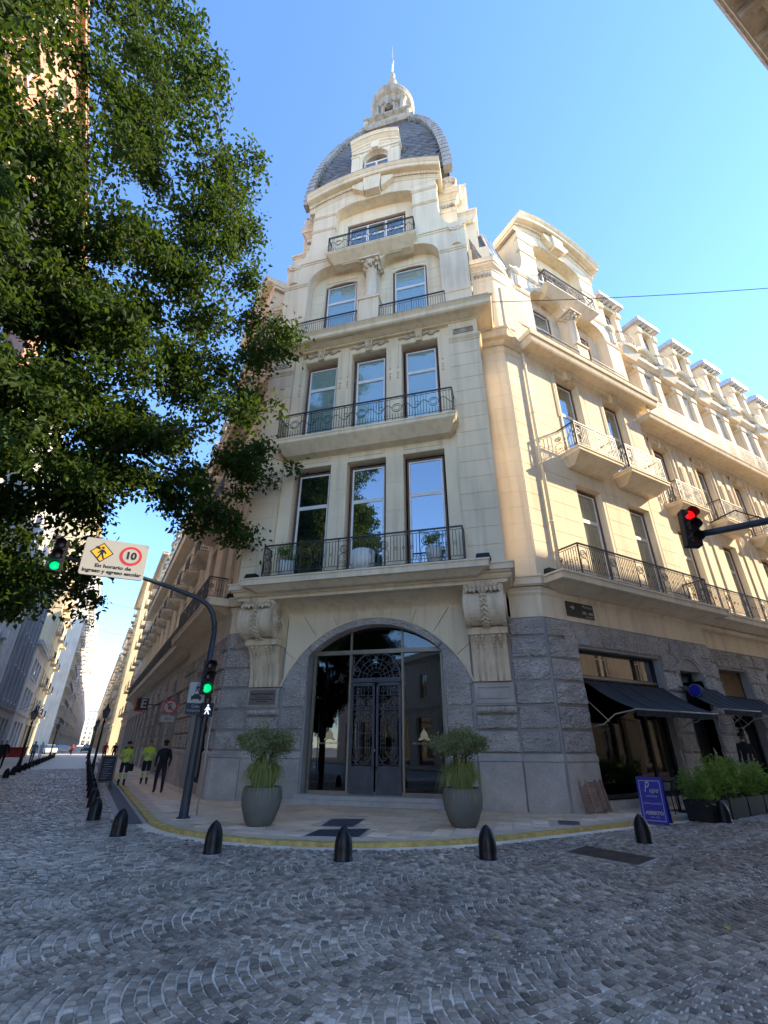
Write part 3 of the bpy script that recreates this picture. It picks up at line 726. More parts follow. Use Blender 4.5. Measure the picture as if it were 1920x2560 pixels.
    for a in range(4):
        an = PI/4+a*PI/2; mb.blob((S(0)+math.cos(an)*r_*1.75, cy+math.sin(an)*r_*1.75, zc+k*.45), .1*k, .1*k, .09*k, 7, 5)
    mb.box(S(0)-r_*1.75, S(0)+r_*1.75, cy-r_*1.75, cy+r_*1.75, zc+k*.52, zc+k*.62); mb.build('capital', 'cream_ornament', palace, F)
    for e in (-1, 1):
        a, b = sorted((S(e*.52), S(e*3.5)))
        railing(F, a, b, d0+.35, d0+.35, Z(.45), .85*k, 'C', MB().fb(a, b, d0+.2, d0+.5, zb, Z(.4)).build('parapet', 'cream', palace, F), 1.6)
    # mouldings, each a part
    for e in (-1, 1):
        a, b = sorted((S(e*3.38), S(e*4.64))); en_ = (0, 1) if e > 0 else (1, 0)
        for z in (1.55, 4.35, 4.5): MB().mould(a, b, d0, [(.03, .05, Z(z), Z(z)+.07)], en_, back=d0-.2).build('attic_moulding', 'cream', palace, F)
        a, b = sorted((S(e*2.15), S(e*3.45)))
        for z in (8.55, 8.68, 9.75, 9.88): MB().mould(a, b, d0, [(.035, .05, Z(z), Z(z)+.06)], (1, 1), back=d0-.2).build('attic_moulding', 'cream', palace, F)
        a, b = sorted((S(e*2.35), S(e*4.64)))
        for q in ((.03, .05, Z(5.95), Z(5.95)+.07), (.05, .05, Z(6.12), Z(6.12)+.05)): MB().mould(a, b, d0, [q], en_, back=d0-.2).build('attic_moulding', 'cream', palace, F)
        c = S(e*4.2); mb = MB(); mb.disc(c, Z(6.0), .30*k, d0+.02, d0+.13, 18); mb.disc(c, Z(6.0), .2*k, d0+.13, d0+.16, 16)
        mb.fb(c-.2*k, c+.2*k, d0, d0+.07, Z(4.75), Z(5.75)); mb.fb(c-.1*k, c+.1*k, d0+.07, d0+.10, Z(4.75), Z(5.6)); mb.build('medallion', 'cream', palace, F)
    MB().fb(S(-1.55), S(1.55), d0-.02, d0+.03, Z(5.30), Z(5.30)+.05).build('attic_moulding', 'cream', palace, F)
    mb = MB(); arcmould(mb, PA, [(.02, .08, 0, .12*k), (.1, .1, .12*k, .2*k), (.12, .2, .28*k, .40*k), (.48, .52, .40*k, .46*k), (.52, .52, .46*k, .62*k), (.54, .64, .62*k, .74*k), (.64, .64, .74*k, .80*k)], d0, d0-1.5)
    mb.build('segmental_pediment', 'cream', palace, F)
    mb = MB(); arcmould(mb, PA, [(.66, .66, .80*k, .84*k)], d0, d0-1.5); mb.build('pediment_flashing', 'weathered', palace, F)
    nd = 44
    for i in range(nd):
        u = -1+2*(i+.5)/nd
        if i in (0, nd//2): mb = MB()
        if i == nd//2: MBL.build('dentil_row', 'cream', palace, F)
        MBL = mb
        if abs(u) < .3: continue
        s0 = S(3.7*u); z0 = Z(10.45+.92*(1-abs(3.7*u/3.75)**2.1))+.2*k; mb.fb(s0-.04*k, s0+.04*k, d0, d0+.19, z0, z0+.085*k)
    mb.build('dentil_row', 'cream', palace, F)
    mb = MB(); mb.prism([(S(-.42), Z(10.55)), (S(.42), Z(10.55)), (S(.5), Z(11.75)), (S(-.5), Z(11.75))], -(d0+.42), -d0)
    for e in (-1, 1):
        P = [(S(e*.5), Z(11.7)), (S(e*1.2), Z(11.55)), (S(e*1.16), Z(11.3)), (S(e*.5), Z(10.75))]
        mb.prism(P if e > 0 else P[::-1], -(d0+.3), -d0)
    mb.build('keystone', 'cream', palace, F)
    b = balcony(F, S(-2.3), S(2.3), d0-.3, d0+.5, Z(5.55), Z(5.85), Z(5.85)+.01, 1.2*k, 'B', .07, 1.15)
attic(CF, 0, 1.0, 18.2, PV-.12)

# ---- dome --------------------------------------------------------------------------------
DC, DZ0, DZ1 = -3.2, 30.3, 42.2
def dh(z):
    t = min(1, max(0, (z-DZ0)/(DZ1-DZ0))); return 1.75+2.4*(1-t**1.75)
mb = MB()                                                   # block under the dome
mb.box(-4.35, 4.35, -.25, 7.8, 24.2, 29.2)
mb.mould(-4.35, 4.35, .25, [(.03, .06, 27.3, 27.42), (.04, .04, 28.3, 28.4), (.05, .22, 28.4, 28.6), (.26, .26, 28.6, 28.8), (.26, .34, 28.8, 28.95)], back=-7.8)
mb.box(-4.3, 4.3, -.3, 7.7, 28.95, 30.3); mb.build('dome_base', 'cream', palace, CF)
mb = MB()
for sg in (-1, 1):
    for k in range(-2, 3):
        x = sg*3.95+k*.15; mb.blob((x, -.27, 27.85+.05*math.sin(k*2)), .09, .06, .12, 6, 4); mb.tube([(x-.08, -.28, 28.0), (x, -.32, 27.7), (x+.1, -.28, 27.9)], .03, 5)
mb.build('frieze_ornament', 'weathered', palace, CF)
for sg in (-1, 1):
    mb = MB(); c = (sg*4.0, -.55, 29.45)
    for r_ in (.46, .33, .2): mb.tube([(c[0]+r_*math.cos(t), c[1]-.05*(.46-r_), c[2]+r_*math.sin(t)) for t in [2*PI*k/16 for k in range(16)]], .07, 6, closed=True)
    mb.disc(c[0], c[2], .5, .28, .52, 18); mb.blob((c[0], -.58, c[2]), .12, .1, .12, 8, 5)
    mb.build('volute', 'cream_ornament', palace, CF)
nz = 28; zs = [DZ0+(DZ1-DZ0)*i/nz for i in range(nz+1)]
mb = MB()
for z0, z1 in zip(zs, zs[1:]):
    a, b = dh(z0)-.06, dh(z1)-.06; mb.fr((-a, a, -DC-a, -DC+a, z0), (-b, b, -DC-b, -DC+b, z1))
mb.build('dome_shell', 'slate', palace, CF)
dome = palace
# slates: pointed tiles in offset rows, the 300 on the lower street face singly, the rest joined
sv = [(-.5,0,.02),(.5,0,.02),(.5,0,-.55),(.22,0,-.92),(0,0,-1.0),(-.22,0,-.92),(-.5,0,-.55)]
def slate_mesh(w, h, th, j):
    r_ = random.Random(j); P = [(x*w, -th*(.25+.75*max(0,-z))-(.012*r_.random()), z*h*(1+.05*r_.uniform(-1,1))) for x, _, z in sv]
    Bk = [(x, y+.012, z) for x, y, z in P]
    m = MB(); n = len(P); m.add(P+Bk, [tuple(range(n)), tuple(range(2*n-1, n-1, -1))]+[(i, i+n, (i+1)%n+n, (i+1)%n) for i in range(n)]); return m
SL = [slate_mesh(.40, .50, .035, j) for j in range(5)]; SLM = [m.mesh('slate') for m in SL]
for m in SLM: m.materials.append(MAT['slate'])
cnt = 0; rest = MB(); z = DZ0+.55; row = 0
while z < DZ1+.1:
    h = dh(z); hz = dh(z+.2); tilt = math.atan2(h-hz, .2); n = int(2*(h-.25)/.42); 
    for face in range(3):
        for i in range(n+1):
            x = (i-n/2+(.5 if row % 2 else 0))*.42
            if abs(x) > h-.3: continue
            M = RZ([0, PI/2, -PI/2][face]); M = T(0, -DC, 0) @ M @ T(x, -(h-.02), z) @ Matrix.Rotation(-tilt, 4, 'X')
            j = (i*7+row*3) % 5
            if face == 0 and cnt < 300 and abs(x) > (1.35 if z < 34.4 else 0):
                link('slate', SLM[j], None, palace, CF @ M); cnt += 1
            else: rest.add([M @ Vector(v) for v in SL[j].v], SL[j].f)
    z += .235; row += 1
o = rest.build('slate_field', 'slate', palace, CF); o['kind'] = 'stuff'
for sx, sy in ((-1,-1), (1,-1), (1,1), (-1,1)):             # ribs on the hips
    mb = MB(); P = []
    for i, z in enumerate([DZ0-.2+(DZ1-DZ0+.3)*j/26 for j in range(27)]):
        h = dh(max(z, DZ0)); P.append(((sx*(h-.02), -DC+sy*(h-.02), z)))
    for (p, q) in zip(P, P[1:]):
        g = .24; mb.fr((p[0]-g, p[0]+g, p[1]-g, p[1]+g, p[2]), (q[0]-g, q[0]+g, q[1]-g, q[1]+g, q[2]-.03))
        g = .17; mb.fr((q[0]-g-.1, q[0]+g+.1, q[1]-g-.1, q[1]+g+.1, q[2]-.05), (q[0]-g-.1, q[0]+g+.1, q[1]-g-.1, q[1]+g+.1, q[2]))
    mb.build('dome_rib', 'zinc', palace, CF)
# dormer on the front of the dome
mb = MB(); dd = PV-.30
for e in (-1, 1):
    a, b = sorted((e*.78, e*1.45)); mb.fb(a, b, -1.5, dd, 30.35, 34.05)
    a, b = sorted((e*.98, e*1.45)); mb.fb(a, b, dd, dd+.1, 30.35, 33.30); mb.fb(a-.03, b+.03, dd, dd+.14, 33.30, 33.43)
archwall(mb, -.78, .78, 30.35, 33.10, .72, 34.05, dd, .5, 14)
mb.build('dormer', 'cream', palace, CF)
PD = [(1.5*u, 33.95+.42*(1-abs(u)**2)) for u in [-1+2*i/12 for i in range(13)]]
mb = MB(); arcmould(mb, PD, [(.02, .08, -.05, .1), (.12, .12, .1, .3), (.14, .3, .3, .48), (.34, .36, .48, .6), (.36, .42, .6, .7)], dd, -2.2)
for (a, za), (b, zb) in zip(PD, PD[1:]): mb.add([(a,-dd,33.75),(b,-dd,33.75),(b,-dd,zb),(a,-dd,za)], [(0,1,2,3)])
mb.fb(-1.5, 1.5, -2.2, dd+.02, 33.90, 34.05); mb.build('dormer_pediment', 'cream', palace, CF)
MB().prism([(-.2,33.75),(.2,33.75),(.27,34.30),(-.27,34.30)], -(dd+.2), -dd).build('keystone', 'cream', palace, CF)
mb = MB(); y = -(dd-.28)
for q in ((-.76, -.69, 30.45, 33.10), (.69, .76, 30.45, 33.10), (-.05, .05, 30.45, 33.05), (-.69, .69, 32.99, 33.11)): mb.box(q[0], q[1], y-.03, y+.04, q[2], q[3])
ring(mb, 0, y, 33.10, .72, .045, n=14, a0=0, a1=PI); dw = mb.build('window', 'white_paint', palace, CF)
for a, b in ((-.69, -.05), (.05, .69)): MB().box(a, b, y, y+.01, 30.45, 32.99).build('pane', 'glass_mirror', dw)
MB().prism([(.70*math.cos(PI*k/12), 33.11+.68*math.sin(PI*k/12)) for k in range(13)], y, y+.01).build('pane', 'glass_mirror', dw)
# lantern
ly = -DC; mb = MB()
mb.fr((-1.95, 1.95, ly-1.95, ly+1.95, 42.0), (-2.05, 2.05, ly-2.05, ly+2.05, 42.2)); mb.box(-2.05, 2.05, ly-2.05, ly+2.05, 42.2, 42.4)
mb.fr((-1.75, 1.75, ly-1.75, ly+1.75, 42.4), (-1.6, 1.6, ly-1.6, ly+1.6, 42.8)); mb.box(-1.6, 1.6, ly-1.6, ly+1.6, 42.8, 43.75)
mb.fr((-1.6, 1.6, ly-1.6, ly+1.6, 43.75), (-1.85, 1.85, ly-1.85, ly+1.85, 43.95)); mb.box(-1.85, 1.85, ly-1.85, ly+1.85, 43.95, 44.1)
mb.build('lantern_base', 'zinc_stone', palace, CF)
mb = MB()
for i in range(15):
    u = -1+2*i/14; mb.blob((u*1.25, ly-1.66, 43.2+.14*math.cos(u*7)), .13, .09, .15, 6, 4)
    mb.tube([(u*1.3, ly-1.7, 42.75), (u*1.3+.05, ly-1.85, 42.95), (u*1.3, ly-1.72, 43.1)], .06, 5)
for e in (-1, 1):
    for r_ in (.34, .22, .1): mb.tube([(e*1.68+.0*r_, ly-1.7+r_*math.cos(t)*.4, 43.35+r_*math.sin(t)) for t in [2*PI*k/12 for k in range(12)]], .07, 5, closed=True)
    mb.blob((e*1.62, ly-1.7, 43.4), .22, .2, .38, 8, 6)
mb.build('lantern_ornament', 'weathered', palace, CF)
mb = MB(); n = 24; Rl = 1.25                                  # drum with four niches
for k in range(n):
    a0, a1 = 2*PI*k/n, 2*PI*(k+1)/n; am = (a0+a1)/2; niche = min(abs((am-PI/4-q*PI/2+PI) % (2*PI)-PI) for q in range(4)) > R(24)
    r_ = Rl-.0
    zt = 44.1
    lo = 46.4+.25*0 if niche else zt
    mb.add([(r_*math.cos(a), ly+r_*math.sin(a), z) for a in (a0, a1) for z in (lo, 47.7)], [(0,2,3,1)])
    if niche: mb.add([(r_*.62*math.cos(a), ly+r_*.62*math.sin(a), z) for a in (a0, a1) for z in (zt, 46.4)], [(0,2,3,1)]); mb.add([(q*math.cos(a), ly+q*math.sin(a), 46.4) for a in (a0, a1) for q in (r_*.62, r_)], [(0,1,3,2)])
for q in range(4):
    for e in (-1, 1):
        a = PI/4+q*PI/2+e*R(24); mb.add([(r_2*math.cos(a), ly+r_2*math.sin(a), z) for r_2 in (Rl*.62, Rl) for z in (44.1, 46.4)], [(0,1,3,2)])
    a = q*PI/2
    mb.box(math.cos(a)*Rl*1.0-.2, math.cos(a)*Rl*1.0+.2, ly+math.sin(a)*Rl-.2, ly+math.sin(a)*Rl+.2, 46.3, 47.4)
    a = PI/4+q*PI/2
    cx_, sy_ = math.cos(a), math.sin(a)
    mb.tube([(cx_*r_3, ly+sy_*r_3, z) for r_3, z in ((1.5, 44.2), (1.55, 44.9), (1.38, 45.7), (1.42, 46.5), (1.6, 47.1), (1.55, 47.5))], [.26,.3,.2,.2,.3,.22], 7)
mb.lathe([(1.28, 47.0), (1.4, 47.1), (1.4, 47.3), (1.3, 47.4), (1.3, 47.7), (1.5, 47.85), (1.68, 47.95), (1.72, 48.05), (1.72, 48.3), (1.8, 48.4), (1.8, 48.5), (1.4, 48.6), (1.3, 49.6), (.9, 50.9), (.45, 51.6)], (0, ly, 0), 32)
mb.build('lantern', 'zinc_stone', palace, CF)
mb = MB(); mb.lathe([(.5, 51.3), (.46, 52.4), (.36, 52.9), (.42, 53.0), (.42, 53.1), (.2, 53.7), (.1, 54.0), (.24, 54.3), (.26, 54.5), (.1, 54.9), (.07, 55.2)], (0, ly, 0), 14); mb.build('finial', 'zinc_stone', palace, CF)
mb = MB(); mb.lathe([(.07, 55.1), (.08, 56.8), (.14, 56.95), (.1, 57.1), (.16, 57.3), (.05, 57.5), (.06, 58.6), (.02, 60.4)], (0, ly, 0), 8); mb.build('spire', 'zinc_bright', palace, CF)
# ================================================================== street fronts of the palace
def street_front(F, m, bays, far):
    """m = +1: the front runs to +s; m = -1: mirrored. First a nine-metre pavilion, then equal bays"""
    X = lambda a, b: tuple(sorted((m*a, m*b)))
    def wl(mb, a, b, z0, z1, d, ops, depth=.35):
        a, b = X(a, b); wall(mb, a, b, z0, z1, d, [(*X(o[0], o[1]), o[2], o[3]) for o in ops], depth)
    PC = 5.45; PW = (3.80, 7.10)
    mb = MB()
    ops = [(c-.78, c+.78, 6.84, 11.25) for c in PW]+[(c-.75, c+.75, 12.5, 17.05) for c in PW]
    wl(mb, .02, 9.3, 5.45, 18.1, 0, ops, .42)
    L = 9.3+3.95*bays
    ops = []; d1 = -.3
    for k in range(bays):
        c = 11.15+3.95*k; ops += [(c-.72, c+.72, 6.84, 11.2), (c-.70, c+.70, 12.3, 16.0)]
    wl(mb, 9.3, L, 5.45, 16.6, d1, ops, .4)
    a, b = X(9.28, 9.3); mb.fb(a, b, d1-.2, -.001, 5.45, 18.1)
    mb.build('street_wall', 'cream', palace, F)
    dz = 0
    # pavilion windows, balconies, mouldings
    for c in PW:
        window(F, m*c, 6.84, 11.15, 1.42, -.28, 9.85, 'glass_clear', 'blind_warm'); window(F, m*c, 12.5, 16.95, 1.38, -.28, 15.2, 'glass_clear', 'blind_warm')
        mb = MB(); h = .75
        for e in (-1, 1):
            a, b = sorted((m*c+e*(h+.02), m*c+e*(h+.14))); mb.fb(a, b, -.1, .05, 12.5, 17.2)
            a, b = sorted((m*c+e*(h+.17), m*c+e*(h+.23))); mb.fb(a, b, -.1, .04, 14.6, 17.2)
        mb.fb(m*c-h-.14, m*c+h+.14, -.1, .052, 17.06, 17.2); mb.build('architrave', 'cream', palace, F)
        mb = MB(); mb.prism([(m*c-.13,17.0),(m*c+.13,17.0),(m*c+.2,17.55),(m*c-.2,17.55)], -.24, 0)
        for e in (-1, 1):
            for i in range(9): u = i/8; mb.blob((m*c+e*(.26+.5*u), -.07, 17.4-.06*u), .09*(1-.5*u), .06, .08*(1-.5*u), 6, 4)
        mb.build('keystone', 'cream_ornament', palace, F)
        a, b = X(c-1.38, c+1.38); balcony(F, a, b, -.1, .92, 12.08, 12.45, 12.46, 1.2, 'A', .07, 1.3)
    a, b = X(1.05, 8.95)
    mb = MB(); en_ = (1, 1)
    mb.mould(a, b, 0, [(.2, .7, 6.34, 6.5), (.95, .98, 6.5, 6.52), (.98, .98, 6.52, 6.72), (1.02, 1.02, 6.72, 6.79)]); bb = mb.build('balcony', 'cream', palace, F)
    railing(F, a+.08, b-.08, 0, .92, 6.8, 1.12, 'A', bb, 1.5)
    mb = MB(); a, b = X(1.9, 9.3); mb.mould(a, b, 0, LAY1, (0, 0)); mb.build('string_course', 'cream', palace, F)
    mb = MB(); a, b = X(1.72, 9.25)
    mb.mould(a, b, 0, [(0.004, .064, 17.203, 17.3), (.084, .084, 17.3, 17.363), (.104, .244, 17.363, 17.496), (.7, .74, 17.496, 17.577), (.74, .8, 17.577, 17.84), (.84, .86, 17.84, 17.94), (.86, .86, 17.94, 18.08)], (1, 1)); mb.build('main_cornice', 'cream', palace, F)
    mb = MB(); mb.fb(a, b, -2, .88, 18.08, 18.12); mb.build('cornice_flashing', 'weathered', palace, F)
    x0, x1 = X(1.0, 1.12); mb = MB(); mb.tube([(m*1.06, -.1, 17.3), (m*1.06, -.1, 6.9)], .07, 8)
    for z in (16.6, 14, 11.5, 9): mb.lathe([(.085, 0), (.085, .06)], (m*1.06, -.1, z), 8)
    mb.build('downpipe', 'cream', palace, F)
    courses(F, *X(.06, .92), 6.86, 16.5, 0, 15, proud=.014); courses(F, *X(1.2, 2.86), 6.86, 12.0, 0, 8, proud=.012); courses(F, *X(4.74, 6.16), 6.86, 12.0, 0, 8, proud=.012); courses(F, *X(8.04, 9.2), 6.86, 12.0, 0, 8, proud=.012)
    courses(F, *X(1.2, 2.66), 12.5, 16.9, 0, 7, proud=.012); courses(F, *X(4.95, 5.95), 13.4, 16.9, 0, 5, proud=.012); courses(F, *X(8.2, 9.2), 12.5, 16.2, 0, 6, proud=.012)
    attic(F, m*PC, .88, 18.12, -.02, 'blind_warm', detail=far)
    mb = MB(); a, b = X(1.2, 9.4); mb.fb(a, b, -6, -1.7, 18, 25.0); mb.build('attic_core', 'cream', palace, F)
    # mansard between corner and pavilion
    mb = MB(); a, b = X(-.6, 1.6); mb.xprism([(.15, 22.9), (.9, 26.2), (2.2, 27.5), (5, 27.5), (5, 22.9)], a, b); mb.build('mansard_roof', 'slate', palace, F)
    mb = MB(); mb.tube([(m*.5, -.02, 22.9), (m*.5, .75, 26.3), (m*.5, 2.1, 27.6)], .13, 6); mb.tube([(m*.9, -.02, 22.9), (m*.9, .75, 26.3)], .06, 6); mb.build('roof_flashing', 'zinc_bright', palace, F)
    # ordinary bays
    for k in range(bays):
        c = m*(11.15+3.95*k); near = far and k < 3
        window(F, c, 6.84, 11.1, 1.32, -.58, 9.85, 'glass_clear', 'blind_warm'); window(F, c, 12.3, 15.9, 1.28, -.58, 14.7, 'glass_clear', 'curtain')
        balcony(F, c-1.15, c+1.15, d1, d1+.85, 11.88, 12.22, 12.23, 1.08, 'A' if near else 'C', .07, 1.15)
        mb = MB()
        for e in (-1, 1):
            x = c+e*.92; mb.fb(x-.05, x+.05, d1-.05, d1+.06, 12.4, 16.3)
            x = c+e*1.5; mb.fb(x-.22, x+.22, d1-.05, d1+.06, 6.9, 16.2)
            for j in (-.1, 0, .1): mb.fb(x+j-.02, x+j+.02, d1+.06, d1+.10, 13.2, 15.2)
        mb.fb(c-.97, c+.97, d1-.05, d1+.07, 16.12, 16.3); mb.build('pilaster', 'cream', palace, F)
        mb = MB()
        for i in range(9): u = -1+i/4; mb.blob((c+u*.6, -(d1+.06), 16.18+.05*math.cos(u*5)), .09, .06, .09-.03*abs(u), 6, 4)
        mb.prism([(c-.12,15.9),(c+.12,15.9),(c+.16,16.4),(c-.16,16.4)], -(d1+.15), -d1); mb.build('keystone', 'cream_ornament', palace, F)
        # third floor: twin piers, window, curved pediment, dormer behind a bowed balcony
        mb = MB(); d3 = d1-.35; px_ = c+m*1.98
        wall(mb, c-1.98, c+1.98, 16.9, 23.4, d3-.5, [(c-.65, c+.65, 17.0, 21.2)], .3)
        for e in (-1, 1):
            x = c+e*1.15; mb.fb(x-.26, x+.26, d3-.5, d3+.1, 16.9, 22.2); mb.fb(x-.32, x+.32, d3-.5, d3+.16, 22.05, 22.35); mb.fb(x-.3, x+.3, d3-.5, d3+.14, 16.9, 17.5)
            mb.fb(c+e*1.7-.22, c+e*1.7+.22, d3-.5, d3-.1, 16.9, 22.2)
        mb.mould(c-1.98, c+1.98, d3, [(-.02, .02, 22.35, 22.7), (.1, .3, 22.7, 22.85), (.34, .36, 22.85, 23.05)], (0, 0), back=d3-.6)
        mb.build('attic_bay', 'cream', palace, F)
        mb = MB(); PAk = [(px_+1.3*u, 23.06+.85*max(0, 1-abs(u)**2.2)) for u in [-1+i/6 for i in range(13)]]
        arcmould(mb, PAk, [(.1, .14, 0, .12), (.3, .36, .12, .2), (.36, .42, .2, .32)], d3, d3-.8)
        for (a, za), (b, zb) in zip(PAk, PAk[1:]): mb.add([(a,-d3,22.8),(b,-d3,22.8),(b,-d3,zb+.02),(a,-d3,za+.02)], [(0,1,2,3)])
        mb.build('curved_pediment', 'cream', palace, F)
        mb = MB()
        for i in range(17):
            a = PI*i/16; mb.blob((px_+.75*math.cos(a)*(.6+.4*(i%2)), -(d3+.1), 22.85+.6*math.sin(a)*(.6+.4*((i+1)%2))), .13, .1, .14, 6, 4)
        mb.blob((px_, -(d3+.16), 23.1), .2, .16, .34, 8, 6); mb.build('cartouche', 'weathered', palace, F)
        window(F, c, 17.0, 21.1, 1.2, d3-.65, 19.8, 'glass_clear', 'curtain')
        mb = MB(); P = [(c+1.1*math.sin(t), -(d3+.05)-.6*math.cos(t)) for t in [-PI/2+PI*i/10 for i in range(11)]]
        mb.hprism([(x, y) for x, y in P]+[(c+1.1, -d3+.6), (c-1.1, -d3+.6)], 23.06, 23.3)
        mb.fr((c-.6, c+.6, -(d3+.3), -d3+.3, 22.5), (c-.95, c+.95, -(d3+.5), -d3+.3, 23.06)); bb = mb.build('balcony', 'cream', palace, F)
        g = MB()
        for zz in (23.36, 24.1, 24.2): g.tube([(x, y+.05, zz) for x, y in P], .018, 4, smooth=False)
        for i in range(23):
            t = -PI/2+PI*i/22; g.bar((c+1.1*math.sin(t), -d3-.6*math.cos(t), 23.3), (c+1.1*math.sin(t), -d3-.6*math.cos(t), 24.15), .011)
        g.build('railing', 'iron', bb)
        mb = MB(); dd = d3-.15                        # dormer
        for e in (-1, 1): mb.fb(c+e*.78-.2, c+e*.78+.2, dd-2.2, dd, 23.0, 27.1); mb.fb(c+e*.86-.2, c+e*.86+.2, dd-.2, dd+.14, 26.7, 27.1)
        mb.fb(c-.98, c+.98, dd-2.2, dd, 27.1, 27.5); mb.fb(c-.58, c+.58, dd-1.2, dd-.7, 23, 27.1); mb.build('dormer', 'cream', palace, F)
        mb = MB(); mb.fb(c-1.2, c+1.2, dd-2.6, dd+.4, 27.5, 27.78); mb.fr((c-1.2, c+1.2, -(dd+.4), -(dd-2.6), 27.78), (c-.9, c+.9, -(dd-.1), -(dd-2.6), 28.1))
        for i in range(5): mb.fb(c-.95+i*.42, c-.73+i*.42, dd, dd+.3, 27.38, 27.5)
        mb.build('dormer_roof', 'zinc_bright', palace, F)
        window(F, c, 23.4, 26.9, 1.1, dd-.35, 25.6, 'glass_clear', 'curtain', 2)
    a, b = X(9.3, L)
    mb = MB(); mb.mould(a, b, d1, [(0, .06, 16.45, 16.6), (.1, .25, 16.6, 16.74), (.85, .88, 16.74, 16.8), (.88, .92, 16.8, 16.98), (.94, .96, 16.98, 17.05)], (0, 0), back=d1-.6); bb = mb.build('main_cornice', 'cream', palace, F)
    railing(F, a+.05, b-.05, d1+.85, d1+.85, 17.06, 1.15, 'C', bb, 1.95)
    mb = MB(); mb.mould(a, b, d1, [(.2, .7, 6.34, 6.5), (.95, .98, 6.5, 6.52), (.98, .98, 6.52, 6.72), (1.02, 1.02, 6.72, 6.79)], (0, 0)); bb = mb.build('balcony', 'cream', palace, F)
    railing(F, a+.08, b-.08, d1+.92, d1+.92, 6.8, 1.12, 'A' if far else 'C', bb, 1.5)
    mb = MB(); mb.mould(a, b, d1, LAY1[:4], (0, 0)); mb.build('string_course', 'cream', palace, F)
    mb = MB(); mb.xprism([(-(d1-.9), 23.0), (-(d1-1.7), 27.0), (-(d1-3), 28.0), (-(d1-8), 28.0), (-(d1-8), 23.0)], a, b); mb.build('mansard_roof', 'slate', palace, F)
    return X, L, d1
XR, LR, D1 = street_front(RF, 1, 8, True)
XL, LL, _ = street_front(LF, -1, 11, False)

# stepped wall right of the dome
for sg in (-1, 1):
    mb = MB()
    a, b = sorted((sg*4.35, sg*5.25)); mb.fb(a, b, -3.5, -.05, 24.1, 27.4); mb.mould(a, b, -.05, [(.03, .05, 27.2, 27.3), (.1, .12, 27.3, 27.45)], (1, 1), back=-4.4)
    a, b = sorted((sg*4.3, sg*4.85)); mb.fb(a, b, -3.0, -.25, 27.4, 30.0); mb.mould(a, b, -.25, [(.02, .1, 29.8, 29.95), (.14, .14, 29.95, 30.15)], (1, 1), back=-3.0)
    mb.disc(sg*4.95, 26.5, .26, -.05, .12, 16); mb.disc(sg*4.95, 26.5, .16, .12, .16, 14); mb.disc(sg*4.6, 26.3, .18, -.05, .1, 14)
    mb.build('chimney_block', 'cream', palace, CF)
# gable-end strips beside the pavilions' attic: piers with sunk panels
for F, m in ((RF, 1), (LF, -1)):
    mb = MB(); a, b = sorted((m*-.05, m*1.45)); mb.fb(a, b, -3, 0, 18, 22.5)
    mb.fb(*sorted((m*.35, m*.95)), 0, .05, 18.7, 21.3); mb.build('corner_pier', 'cream', palace, F)

# ---- ground floor of the right-hand front ----------------------------------------------------
F = RF
def grey_wall(ops, s0, s1, d):
    mb = MB(); wall(mb, s0, s1, .05, 5.5, d-.02, ops, .5); mb.build('mortar_wall', 'granite_dark', palace, F)
def flat_arch(s0, s1, z0, z1, d, n):
    for k in range(n):
        a, b = s0+(s1-s0)*k/n, s0+(s1-s0)*(k+1)/n; c = (s0+s1)/2; f = .16
        lo = lambda x: x; hi = lambda x: x+(x-c)*f
        block(F, [(lo(a)+.015, z0+.02), (lo(b)-.015, z0+.02), (hi(b)-.015, z1-.02), (hi(a)+.015, z1-.02)], d, .05, 'stone_rough')
grey_wall([(1.42, 5.78, .3, 4.6), (6.85, 8.35, .1, 4.3)], .02, 9.3, 0)
block_column(F, .06, 1.38)
flat_arch(.9, 6.3, 4.66, 5.43, 0, 9)
block_column(F, 5.84, 6.80, 0, ROWS[:-1]); block_column(F, 8.42, 9.28)
block(F, rect(6.7, 6.95, 4.9, 5.42), 0, .05, 'stone_rough')
mb = MB(); archwall(mb, 6.85, 8.35, .1, 4.0, .75, 4.9, .03, .5, 16); mb.build('door_arch', 'granite', palace, F)
for k in range(5):
    a0, a1 = PI*(.02+.192*k), PI*(.02+.192*(k+1)); c = 7.6
    q = lambda r_, a: (c+r_*math.cos(a), 4.0+r_*math.sin(a)*1.0)
    P = [q(.84, a1-.02), q(.84, a0+.02), (c+max(-1.0,min(1.0,1.5*math.cos(a0))), min(5.42, 4.0+1.5*math.sin(a0))), (c+max(-1.0,min(1.0,1.5*math.cos(a1))), min(5.42, 4.0+1.5*math.sin(a1)))]
    block(F, P, .02, .05, 'stone_mid', name='voussoir')
# shop window: sill, frame, panes
mb = MB(); mb.fb(1.42, 5.78, -.5, .05, .06, .3); mb.build('door_step', 'granite', palace, F)
mb = MB(); dS = -.32
for x in (1.44, 4.55, 5.68): mb.fb(x, x+.09, dS-.04, dS+.06, .3, 4.6)
mb.fb(1.53, 5.68, dS-.04, dS+.08, 3.66, 3.80); mb.fb(1.53, 5.68, dS-.04, dS+.06, .3, .42); mb.fb(1.53, 5.68, dS-.04, dS+.06, 4.5, 4.6)
sw = mb.build('shop_window', 'black_matt', palace, F)
for a, b, z0, z1 in ((1.53, 4.55, .42, 3.66), (4.64, 5.68, .42, 3.66), (1.53, 5.68, 3.80, 4.5)): MB().fb(a, b, dS-.005, dS+.005, z0, z1).build('pane', 'glass_shop' if z0 < 1 else 'glass_mirror_warm', sw)
MB().fb(1.53, 5.68, dS+.06, dS+.085, 3.70, 3.78).build('transom_strip', 'bronze_frame', sw)
